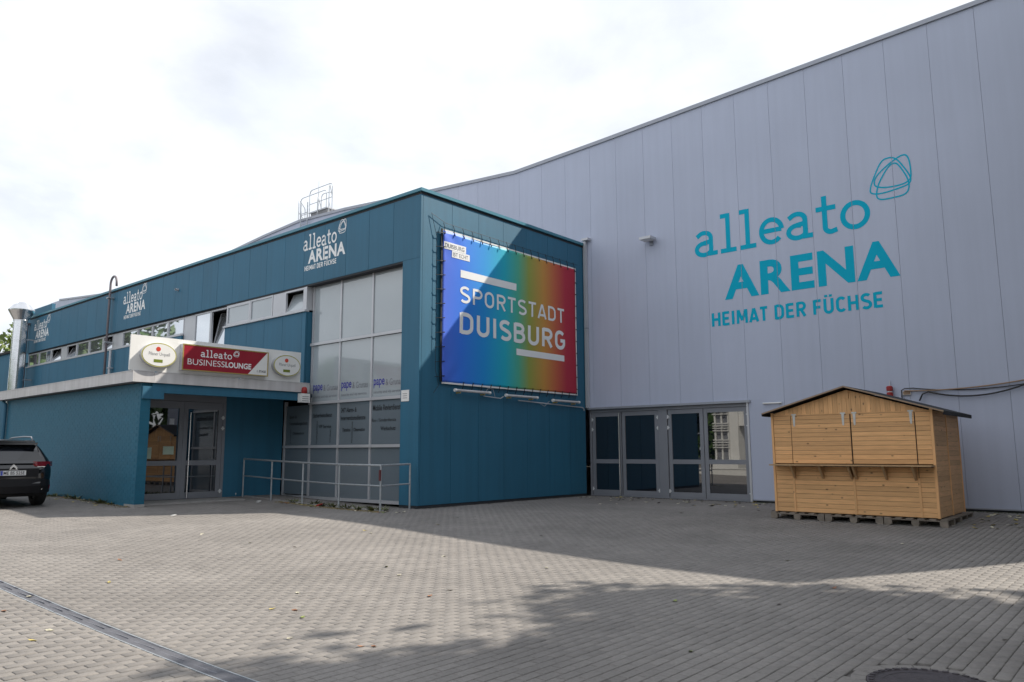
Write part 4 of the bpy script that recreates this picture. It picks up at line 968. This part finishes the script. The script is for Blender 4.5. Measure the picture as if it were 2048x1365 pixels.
# shelf and brackets
MB().box(HX0+.04, HX1-.02, HY0-.34, HY0-.013, SH-.012, SH+.016).build('shelf', shelf_m, hut)
for x in (-6.38, -5.78, -5.19, -5.10, -4.52, -3.98): MB().prism([(x-.02,HY0-.013,SH-.013),(x-.02,HY0-.27,SH-.013),(x-.02,HY0-.25,SH-.05),(x-.02,HY0-.05,SH-.27),(x-.02,HY0-.013,SH-.29)], (.04,0,0)).build('shelf_bracket', shelf_m, hut)
for x in (-6.34, -5.30, -5.07, -3.99):
    y = HY0-.013; MB().box(x-.05, x+.05, y-.008, y-.001-.02+.02, ZT-.035, ZT-.005).prism([(x-.028,y,ZT-.036),(x-.018,y,ZT-.26),(x,y,ZT-.285),(x+.018,y,ZT-.26),(x+.028,y,ZT-.036)], (0,-.006,0)).build('hinge', hinge_m, hut)
# knots
# roof: two felt slabs with wooden edge
def slab(xa, za, xb, zb, name, t=.024, y0=HY0-.18, y1=HY1+.12, m_=felt_m, lift=0.):
    MB().prism([(xa,y0,za+lift),(xb,y0,zb+lift),(xb,y0,zb+lift+t),(xa,y0,za+lift+t)], (0, y1-y0, 0)).build(name, m_, hut)
XLq, XRq = -6.985, -3.36
zl_, zr_ = RZ_-(RX-XLq)*.287, RZ_-(XRq-RX)*.318
slab(XLq, zl_, RX-.001, RZ_, 'roof_slab'); slab(RX+.001, RZ_, XRq, zr_, 'roof_slab')
for xa, za, xb, zb in ((XLq, zl_, RX-.002, RZ_), (RX+.002, RZ_, XRq, zr_)): slab(xa, za, xb, zb, 'barge_board', .030, HY0-.205, HY0-.182, barge_m, -.006)
MB().box(XRq-.01, XRq+.012, HY0-.19, HY1+.12, zr_-.055, zr_+.02).build('eave_flap', felt_m, hut); MB().box(XLq-.012, XLq+.01, HY0-.19, HY1+.12, zl_-.05, zl_+.02).build('eave_flap', felt_m, hut)
# pallets under the hut
def pallet(x0, y0, lab, w=1.14, d=1.2):
    p = thing('pallet', (x0+w/2, y0+d/2, gz0), lab, 'pallet', 'pallets under the wooden hut')
    for i in range(3):
        for j in range(3):
            bx, by = x0+i*(w-.14)/2, y0+j*(d-.10)/2
            MB().box(bx, bx+.14, by, by+.10, gz0+.022, gz0+.105).build('block', pallet_m, p)
    for i in range(3):
        bx = x0+i*(w-.11)/2; MB().box(bx, bx+.11, y0+.001, y0+d-.001, gz0-.004, gz0+.021).build('runner', pallet_m, p)
    for j in range(3): by = y0+j*(d-.10)/2; MB().box(x0, x0+w, by+.0005, by+.0995, gz0+.106, gz0+.124).build('stringer', pallet_m, p)
    for k in range(6): bx = x0+k*(w-.12)/5; MB().box(bx, bx+.12, y0, y0+d, gz0+.125, gz0+.149).build('deck_board', pallet_m, p)
pallet(-6.92, 16.78, 'leftmost pallet at the front under the hut'); pallet(-5.76, 16.78, 'middle pallet at the front under the hut'); pallet(-4.60, 16.78, 'right front pallet at the corner of the hut'); pallet(-4.60, 17.99, 'pallet at the rear right under the hut, near the wall')

# ================================================================== CAR (rear toward +x)
cx0, cyc = -20.52, 6.10; cz = g(-21.2, 6.1)
car = thing('parked_car', (cx0-2.2, cyc, cz), 'dark suv parked by the blue brick wall, seen from behind', 'car')
# stations: (distance from rear, [half widths at levels], top z)
lev = lambda st: st
ST = [ # s, zbot, wbot, wmid(z .72), wbelt(z 1.0), z belt, wtop, ztop
 (.00,.42,.50,.62,.58,.78,.48,.82),
 (.05,.36,.66,.78,.72,.92,.62,.96),
 (.14,.33,.76,.86,.82,1.02,.70,1.08),
 (.26,.30,.82,.905,.865,1.06,.68,1.24),
 (.42,.28,.85,.92,.885,1.07,.64,1.44),
 (.58,.27,.86,.925,.89,1.07,.60,1.555),
 (.95,.26,.865,.925,.89,1.07,.59,1.60),
 (1.8,.26,.865,.925,.89,1.06,.60,1.615),
 (2.6,.26,.865,.925,.89,1.05,.58,1.57),
 (3.05,.26,.865,.92,.88,1.04,.60,1.38),
 (3.5,.26,.865,.915,.86,1.02,.66,1.10),
 (4.0,.28,.84,.89,.82,.96,.66,1.00),
 (4.38,.32,.74,.80,.72,.84,.60,.87),
 (4.5,.40,.58,.62,.56,.72,.48,.74)]
mb = MB(); rings = []
for s, zb, wb, wm, wbe, zbe, wt, zt in ST:
    x = cx0-s; zm = zb+(zbe-zb)*.55
    half = [(wb*.6,zb),(wb,zb+.03),(wm,zm),(wbe,zbe),(wt+(wbe-wt)*.35,zbe+(zt-zbe)*.62),(wt,zt-.02),(wt*.5,zt)]
    ring = [(x, cyc+y, cz+z) for y, z in half]+[(x, cyc-y, cz+z) for y, z in half[::-1]]
    rings.append(ring)
n = len(rings[0]); vs = [p for r_ in rings for p in r_]; fs = []
for i in range(len(rings)-1):
    for k in range(n): fs.append((i*n+k, (i+1)*n+k, (i+1)*n+(k+1) % n, i*n+(k+1) % n))
fs += [tuple(range(n)), tuple(range((len(rings)-1)*n, len(rings)*n))[::-1]]
mb.add(vs, fs); body = mb.build('body', carp, car, smooth=True, sub=2)
C = lambda s, y, z: (cx0-s, cyc+y, cz+z)
def shell(pts, name, m_, d=(.02, 0, 0)): return MB().prism([C(*p) for p in pts], d).build(name, m_, car)
# rear window, spoiler
shell([(.250,-.60,1.10),(.250,.60,1.10),(.245,.63,1.16),(.44,.57,1.42),(.44,-.57,1.42),(.245,-.63,1.16)], 'rear_window', carg, (.03, 0, .01))
mb = MB().prism([C(.50,-.60,1.47),C(.28,-.55,1.455),C(.28,.55,1.455),C(.50,.60,1.47)], (0, 0, .05)); mb.build('spoiler', carp, car)
MB().prism([C(.62,-.57,1.535),C(.40,-.53,1.515),C(.40,.53,1.515),C(.62,.57,1.535)], (0,0,.035)).build('roof_panel', carp, car)
MB().tube([C(.26,-.05,1.12), C(.285,.30,1.20)], .012, 6).build('wiper', carpl, car)
shell([(.085,-.60,1.02),(.085,.60,1.02),(.16,.58,1.085),(.16,-.58,1.085)], 'tailgate_ledge', carp, (.035, 0, 0))
shell([(.028,-.56,.90),(.028,.56,.90),(.045,.58,.94),(.045,-.58,.94)], 'tailgate_strip', carp, (.018, 0, 0))
shell([(-.004,-.52,.70),(-.004,.52,.70),(.02,.55,.895),(.02,-.55,.895)], 'tailgate_recess', carpl, (.012, 0, 0))
# plate
PX = -.012
shell([(PX-.002,-.26,.745),(PX-.002,.26,.745),(PX,.26,.855),(PX,-.26,.855)], 'number_plate', plate_m, (.01, 0, 0))
xq = cx0+.026
MB().box(xq-.004, xq+.0005, cyc-.255, cyc-.215, cz+.75, cz+.85).build('plate_band', plate_b, car)
sans('ME BS 525E', (xq+.002, cyc-.20, cz+.762), UY, UZ, NX, .43, .078, vblack, car, bold=.01)
# double chevron and script
for z in (.975, .945):
    mb = MB(); mb.prism([C(-.0,-.075,z-.075),C(-.0,0,z),C(-.0,.075,z-.075),C(-.0,.075,z-.05),C(-.0,0,z+.03),C(-.0,-.075,z-.05)], (.012, 0, 0)); mb.build('badge', chrome_m, car)
MB().tube([C(.03,0,.93), C(-.002,0,.93)], .02, 8).build('badge', carpl, car)
sans('CITROËN', (cx0+.014, cyc-.09, cz+.868), UY, UZ, NX, .18, .024, chrome_m, car, bold=.02)
# lamps: wrap round the corner
for s_ in (1, -1):
    t = MB(); A = [(.035,.47),(.085,.66),(.17,.79),(.32,.885)]
    pts = [C(a, s_*b, .955) for a, b in A]+[C(a+.01, s_*b*.99, 1.065) for a, b in A[::-1]]
    vs = []
    for a, b in A:
        for zz in (.945, 1.06): vs.append(C(a-.02+(zz-.945)*.18, s_*(b+.025), zz))
    for a, b in A:
        for zz in (.945, 1.06): vs.append(C(a+.05, s_*(b-.05), zz))
    F_ = []
    for i in range(3): F_ += [(2*i,2*i+2,2*i+3,2*i+1), (8+2*i+1,8+2*i+3,8+2*i+2,8+2*i), (2*i+1,2*i+3,8+2*i+3,8+2*i+1), (8+2*i,8+2*i+2,2*i+2,2*i)]
    F_ += [(0,1,9,8), (7,6,14,15)]
    t.add(vs, F_); t.build('tail_lamp', lampr, car)
    shell([(.05,s_*.50,.93),(.03,s_*.66,.93),(.03,s_*.66,.945),(.05,s_*.50,.945)], 'lamp_trim', chrome_m, (.03, 0, 0))
    shell([(.10,s_*.76,.42),(.16,s_*.83,.42),(.16,s_*.84,.50),(.10,s_*.77,.50)], 'reflector', lampr, (.03, 0, 0))
    # roof rail
    MB().tube([C(.70,s_*.565,1.575),C(.85,s_*.575,1.65),C(1.4,s_*.585,1.665),C(2.3,s_*.58,1.645),C(2.6,s_*.565,1.57)], .018, 8).build('roof_rail', frame_m, car, smooth=True)
    # exhaust trim
    shell([(-.03,s_*.42,.40),(-.02,s_*.62,.40),(-.02,s_*.62,.45),(-.03,s_*.42,.45)], 'exhaust_trim', chrome_m, (.01, 0, 0))
    for s0 in (.80, 3.55):                                  # wheels
        w = MB(); yc_ = cyc+s_*.80
        prof = [(-.115,.20),(-.115,.30),(-.10,.335),(-.06,.348),(.06,.348),(.10,.335),(.115,.30),(.115,.20)]
        vs = []; m_ = 28
        for yy, rr in prof:
            for k in range(m_): vs.append((cx0-s0+rr*math.cos(2*math.pi*k/m_), yc_+yy, cz+.345+rr*math.sin(2*math.pi*k/m_)))
        F_ = [(i*m_+k, i*m_+(k+1) % m_, (i+1)*m_+(k+1) % m_, (i+1)*m_+k) for i in range(len(prof)-1) for k in range(m_)]
        w.add(vs, F_); wo_ = w.build('wheel', tyre_m, car, smooth=True)
        rm = MB()
        for k in range(5):
            a = 2*math.pi*k/5; c_, s__ = math.cos(a), math.sin(a); px_, pz_ = -s__, c_
            P = [(cx0-s0+c_*r0+px_*h, yc_+s_*.095, cz+.345+s__*r0+pz_*h) for r0, h in ((.03,-.05),(.21,-.035),(.21,.035),(.03,.05))]
            rm.prism(P, (0, -s_*.03, 0))
        rm.tube([(cx0-s0, yc_-s_*.06, cz+.345), (cx0-s0, yc_+s_*.06, cz+.345)], .215, 24); rm.build('rim', frame_m, wo_)
# bumper and valance
bmp = MB(); bp_ = [(-.045,0),(-.042,.35),(-.02,.58),(.03,.70),(.11,.79),(.22,.855),(.34,.89)]
ring = [C(a, -b, 0) for a, b in bp_[:0:-1]]+[C(a, b, 0) for a, b in bp_]
for z0, z1, o_ in ((.33, .66, 0.),):
    k = len(ring); vs = [(p[0]+.01, p[1], cz+z0) for p in ring]+[(p[0]+.035, p[1], cz+(z0+z1)/2) for p in ring]+[(p[0]+.0, p[1], cz+z1) for p in ring]+[(p[0]-.16, p[1], cz+z1) for p in ring]+[(p[0]-.16, p[1], cz+z0) for p in ring]
    fs = [(j*k+i, j*k+i+1, (j+1)*k+i+1, (j+1)*k+i) for j in range(4) for i in range(k-1)]
    bmp.add(vs, fs)
bmp.build('bumper', carpl, car, smooth=False)
shell([(-.05,-.55,.55),(-.05,.55,.55),(-.03,.58,.585),(-.03,-.58,.585)], 'bumper_strip', carp, (.012, 0, 0))
MB().box(cx0-4.1, cx0-.3, cyc-.72, cyc+.72, cz+.24, cz+.36).build('underbody', tyre_m, car)

# ================================================================== TREES
def tree(name, base, trunk_h, blobs, nleaf, ls, material, label, seed, trunk_r=.22, group=None):
    rr = np.random.default_rng(seed); bx, by, bz = base
    t = thing(name, base, label, 'tree', group)
    mb = MB(); top = (bx+.3, by-.2, bz+trunk_h)
    mb.tube([(bx,by,bz-.2),(bx+.05,by,bz+trunk_h*.5),top], [trunk_r*1.25, trunk_r, trunk_r*.75], 10)
    for (c, r_) in blobs:
        C_ = Vector(c); mid = Vector(top).lerp(C_, .5)+Vector((0, 0, .3)); mb.tube([top, mid, C_], [trunk_r*.6, trunk_r*.35, trunk_r*.1], 6)
        for k in range(3):
            d = Vector(rr.normal(size=3)).normalized(); mb.tube([mid, mid+d*.35*Vector(r_).length*.6, C_+Vector([d[i]*r_[i]*.85 for i in range(3)])], [trunk_r*.3, trunk_r*.18, .02], 5)
    mb.build('trunk', bark_m, t)
    tot = sum(r_[0]*r_[1]*r_[2] for c, r_ in blobs); P = []
    for c, r_ in blobs:
        n = int(nleaf*r_[0]*r_[1]*r_[2]/tot); nc = max(8, n//34)
        d = rr.normal(size=(nc, 3)); d /= np.linalg.norm(d, axis=1)[:, None]; rad = rr.random(nc)**.45
        cc = np.array(c)+d*rad[:, None]*np.array(r_)*(.78+.35*rr.random((nc, 1)))
        P.append((cc[rr.integers(0, nc, n)] + rr.normal(size=(n, 3))*np.array(r_).mean()*.115))
    P = np.concatenate(P); n = len(P)
    u = rr.normal(size=(n, 3)); u /= np.linalg.norm(u, axis=1)[:, None]; v = np.cross(u, rr.normal(size=(n, 3))); v /= np.linalg.norm(v, axis=1)[:, None]
    s = ls*(.6+.8*rr.random((n, 1))); q = np.stack([P-u*s, P+v*s*.55, P+u*s, P-v*s*.55], 1)-np.array(base)
    me = bpy.data.meshes.new('crown'); me.vertices.add(4*n); me.vertices.foreach_set('co', q.astype(np.float32).ravel()); me.loops.add(4*n); me.loops.foreach_set('vertex_index', np.arange(4*n, dtype=np.int32))
    me.polygons.add(n); me.polygons.foreach_set('loop_start', (np.arange(n)*4).astype(np.int32)); me.update(); me.validate(); me.materials.append(material)
    o = bpy.data.objects.new('crown', me); COL.objects.link(o); o.parent = t
    return t
tree('leafy_tree', (-62, 20.5, 0), 5, [((-62,20.5,8.5),(4,3,2.6)), ((-66,21,8.3),(4,3,2.6)), ((-58.5,20,7.2),(2.5,2.5,2.0))], 7000, .26, fol_y, 'bright green tree behind the low blue building at the left edge', 3)
# trees just right of the view, whose shade lies on the forecourt
tree('shade_tree', (6.1, 13.0, -.2), 6, [((5.1,13.2,11.0),(4.9,4.6,3.4)), ((8.0,9.5,10),(4.5,4.5,3.2)), ((3.4,11.0,9.2),(2.6,2.6,1.9))], 26000, .23, leaf_m, 'tall leafy tree standing right of the forecourt, outside the view', 11, .3)
tree('shade_tree', (5.8, 18.6, -.1), 7, [((3.9,18.2,12.8),(3.4,2.4,2.2)), ((6.6,18.0,13.0),(3.6,3.4,3.0))], 15000, .23, leaf_m, 'tall leafy tree beside the right end of the hall, outside the view', 12, .3)
# out of view: reflections, and tall right-hand trees added to block sky light
belt = [(-69, 1, 15, 7), (-82, 1, 16, 7), (-57, -14, 9, 6), (-46, -21, 9, 6), (-36, -25, 9, 6), (-26, -28, 9, 6), (-16, -30, 9, 6), (-6, -31, 9, 6), (5, -29, 11, 6), (14, -18, 10, 6), (16, -7, 11, 6), (11.5, 3, 19, 6), (11.5, 12, 21, 6.5), (11, 22, 21, 6)]
for i, (x, y, h, r_) in enumerate(belt):
    tree('backdrop_tree', (x, y, 0), h*.35, [((x, y, h*.62), (r_, r_, h*.40)), ((x+r_*.6, y-1, h*.45), (r_*.7, r_*.7, h*.35)), ((x-r_*.6, y+.5, h*.35), (r_*.6, r_*.6, h*.30))], 3600, .50, leaf_m, 'leafy tree beside or behind the viewpoint, out of view, mirrored in the glass or added to block sky light', 20+i, .25, 'trees mirrored in the windows')
tw = thing('white_tower', (-24.2, -9, 0), 'white concrete tower with steel stairs, mirrored in the hall door', 'tower')
MB().box(-23.28, -22.65, -9.6, -8.6, -.2, 9).build('shaft', tower_m, tw); MB().box(-22.63, -20.9, -9.5, -8.7, 3.1, 3.9).build('beam', tower_m, tw); MB().box(-21.5, -20.9, -9.4, -8.8, -.2, 3.09).build('pillar', tower_m, tw)
for x in (-24.35, -23.85, -23.36): MB().box(x-.05, x+.05, -8.7, -8.58, -.2, 9).build('post', tower_m, tw)
for k in range(8):
    for j in range(4): z = 1.6+k*1.15+j*.17; MB().box(-24.5, -23.3, -8.56, -8.5, z, z+.06).build('guard_bar', tower_m, tw)
MB().box(-24.3, -23.34, -9.6, -8.75, -.2, 9).build('stair_core', frame_m, tw); MB().box(-24.6, -22.6, -8.5, -8.2, -.2, .75).build('base', tower_m, tw)
solo(MB().box(-30, -15.2, .6, .95, -.2, .38).box(-30.02, -15.18, .57, .98, .381, .43), 'low_white_wall', tower_m, 'low white wall left of the viewpoint, mirrored in the hall door', 'wall')

# ================================================================== LITTER, LEAVES, WEEDS
def leaf_mesh(nm, col, s):
    mb = MB(); mb.add([(-s,0,.004),(-.4*s,.38*s,.012),(.35*s,.33*s,.006),(s,.05*s,.016),(.35*s,-.35*s,.012),(-.4*s,-.36*s,.004),(0,0,.0)], [(0,6,1),(1,6,2),(2,6,3),(3,6,4),(4,6,5),(5,6,0)])
    me = bpy.data.meshes.new(nm); me.from_pydata(mb.v, [], mb.f); me.materials.append(mat('leaf_'+nm, col, .6, .3, 30)); return me
LM = {'pale': leaf_mesh('pale', (.50,.47,.36), .055), 'yellow': leaf_mesh('yellow', (.38,.31,.10), .055), 'green': leaf_mesh('green', (.20,.24,.07), .06), 'brown': leaf_mesh('brown', (.27,.13,.07), .055), 'dark': leaf_mesh('dark', (.05,.04,.03), .045)}
def leaf(x, y, kind, label, group, sc=1.):
    o = bpy.data.objects.new('fallen_leaf', LM[kind]); COL.objects.link(o); o.location = (x, y, g(x, y)+.001); o.rotation_euler = (random.uniform(-.12,.12), random.uniform(-.12,.12), random.uniform(0, 6.3)); o.scale = (sc,)*3
    tagset(o, label, 'leaf', group)
def pix(px_, py_, z=-.17):
    d = fw + (px_-1024)/FPX*r2 - (py_-682.5)/FPX*u2; t_ = (z-1.4)/d.z; return d.x*t_, d.y*t_
spots = [(605,1236,'green'),(590,1222,'brown'),(545,1219,'yellow'),(595,1187,'pale'),(218,1163,'yellow'),(240,1117,'brown'),(65,1282,'yellow'),(8,1222,'brown'),(773,1134,'green'),(799,1151,'pale'),(888,1113,'pale'),(1093,1137,'pale'),(860,1193,'brown'),(900,1182,'dark'),(1350,1203,'green'),(1381,1304,'green'),(1669,1177,'brown'),(1558,1210,'dark'),(1806,1088,'pale'),(915,1033,'dark'),(1083,1072,'dark'),(1573,1122,'pale'),(404,1067,'pale'),(500,1083,'pale'),(590,1092,'dark'),(722,1294,'brown'),(748,1294,'brown'),(730,1059,'yellow'),(742,1064,'pale'),(100,1262,'pale'),(60,1192,'pale'),(875,1047,'yellow'),(1820,1280,'dark'),(2010,1281,'dark'),(580,1278,'pale')]
CW = {'green':'green','brown':'reddish brown','yellow':'yellow','pale':'pale','dark':'dark'}
for i, (a, b, k) in enumerate(spots):
    x, y = pix(a, b); z = g(x, y); x, y = pix(a, b, z); where = 'the sunlit paving' if a < 1000 and b < 1240 else 'the shaded paving in front'
    leaf(x, y, k, f'{CW[k]} fallen leaf lying on {where}', f'{k} leaves on {where}', .75 if math.hypot(x, y) < 8 else .95)
for k in range(70):
    x = random.uniform(-14, -7); y = 20.4-abs(random.gauss(0, 1.3)); kk = random.choice(['pale','yellow','pale','dark']); leaf(x, y, kk, f'{CW[kk]} fallen leaf before the hall doors', f'{kk} leaves before the hall doors', random.uniform(1.0, 1.9))
for k in range(26):
    x = random.uniform(-3.4, -2.2); y = random.uniform(16.6, 20.3); kk = random.choice(['pale','yellow']); leaf(x, y, kk, f'{CW[kk]} fallen leaf right of the wooden hut', f'{kk} leaves right of the hut', random.uniform(1.1, 2.0))
for k in range(60):
    x = random.uniform(-18.6, -14.0); y = RYY+random.uniform(-.35, .6); kk = random.choice(['pale','yellow','brown','green','yellow']); leaf(x, y, kk, f'{CW[kk]} fallen leaf along the foot of the handrail', f'{kk} leaves along the handrail', random.uniform(.9, 1.7))
for k in range(30):
    x = random.uniform(-24, -19.6); y = CY-abs(random.gauss(.15, .2)); kk = random.choice(['pale','yellow','brown']); leaf(x, y, kk, f'{CW[kk]} fallen leaf along the blue brick wall', f'{kk} leaves along the brick wall', random.uniform(1, 1.9))
def weed(x, y, h, lab, grp):
    mb = MB(); z = g(x, y)
    for k in range(26):
        a = random.uniform(0, 6.28); l = h*random.uniform(.4, 1.1); d = Vector((math.cos(a), math.sin(a), 0)); p = Vector((x, y, z))+d*random.uniform(0, .14); t_ = d*l*random.uniform(.6, 1.6)+Vector((0, 0, l*random.uniform(.4, 1))); s_ = d.cross(Vector((0, 0, 1)))*.014
        mb.add([p-s_*.5, p+s_*.5, p+t_*.55+s_*1.4, p+t_, p+t_*.55-s_*1.4], [(0, 1, 2, 3, 4)])
    solo(mb, 'weed', weed_m, lab, 'plant', grp)
for x in (-24.6, -24.1, -23.2, -22.6, -21.9, -21.3, -20.9, -20.5): weed(x, CY-.05-random.random()*.08, random.uniform(.06, .16), 'small weed growing at the foot of the blue brick wall', 'weeds at the brick wall')
for x in (-18.6, -18.2, -17.4, -16.9, -16.5, -15.9, -15.4, -14.9, -14.6): weed(x, RYY+.03+random.random()*.2, random.uniform(.08, .2), 'small weed growing along the kerb of the handrail', 'weeds along the handrail')
solo(MB().lathe((-20.95, 11.95, g(-20.95, 11.95)), [(.04,0),(.05,.02),(.055,.09),(.05,.10)], 12), 'paper_cup', litter_w, 'crumpled white cup at the left foot of the handrail', 'litter')
solo(MB().prism([(-17.0,11.98,g(-17,12)+.003),(-16.86,11.95,g(-17,12)+.003),(-16.84,12.08,g(-17,12)+.05),(-16.98,12.1,g(-17,12)+.03)], (.01,0,.03)), 'litter_packet', litter_r, 'crumpled red packet among leaves at the handrail', 'litter')
for i, (x, y, lab) in enumerate(((-19.2, 11.6, 'white paper scrap on the paving before the handrail, left one'), (-18.9, 11.4, 'white paper scrap on the paving before the handrail, right one'), (-17.05, 8.2, 'flat white paper scrap on the sunlit paving near the porch'))):
    z = g(x, y); solo(MB().prism([(x,y,z+.002),(x+.11,y+.02,z+.004),(x+.10,y+.09,z+.02),(x+.01,y+.08,z+.012)], (0,0,.006)), 'paper_scrap', litter_w, lab, 'litter')
def grit(x0, y0, x1, y1, n, w, label, col):
    mb = MB()
    for k in range(n):
        t_ = random.random(); x = x0+(x1-x0)*t_; y = y0+(y1-y0)*t_; o_ = -abs(random.gauss(0, w))
        dx, dy = (0, o_) if abs(x1-x0) > abs(y1-y0) else (-o_, 0); x += dx; y += dy; z = g(x, y); r_ = random.uniform(.006, .022); a = random.uniform(0, 6)
        b_ = [(x+r_*math.cos(a+q*2.09)*random.uniform(.7, 1.3), y+r_*math.sin(a+q*2.09), z-.001) for q in range(3)]
        mb.add(b_+[(x, y, z+r_*random.uniform(.3, .7))], [(0, 1, 3), (1, 2, 3), (2, 0, 3), (2, 1, 0)])
    o = mb.build(label[0], mat('grit_'+col[0], col[1], .9, .3, 20)); tagset(o, label[1], label[2], kind='stuff')
grit(-9, YW-.04, -2, YW-.04, 1500, .10, ('moss_line', 'dark moss and grit along the foot of the grey hall wall', 'moss'), ('moss', (.035, .045, .02)))
grit(-14.3, YW-.02, -9, YW-.02, 800, .14, ('grit_line', 'dark grit gathered before the hall doors', 'grit'), ('dark', (.05, .045, .038)))
grit(XB+.02, 13.3, XB+.02, 20.4, 900, .08, ('grit_line', 'dark grit along the foot of the blue banner wall', 'grit'), ('dark', (.05, .045, .038)))
grit(-28, CY-.02, -19.4, CY-.02, 1500, .16, ('moss_line', 'moss and crumbled leaves along the foot of the blue brick wall', 'moss'), ('brown', (.10, .085, .035)))
grit(-18.8, RYY+.02, -14.4, RYY+.02, 1600, .12, ('leaf_crumbs', 'crumbled leaves and moss along the handrail kerb', 'leaves'), ('crumb', (.17, .13, .05)))
bpy.context.view_layer.update()
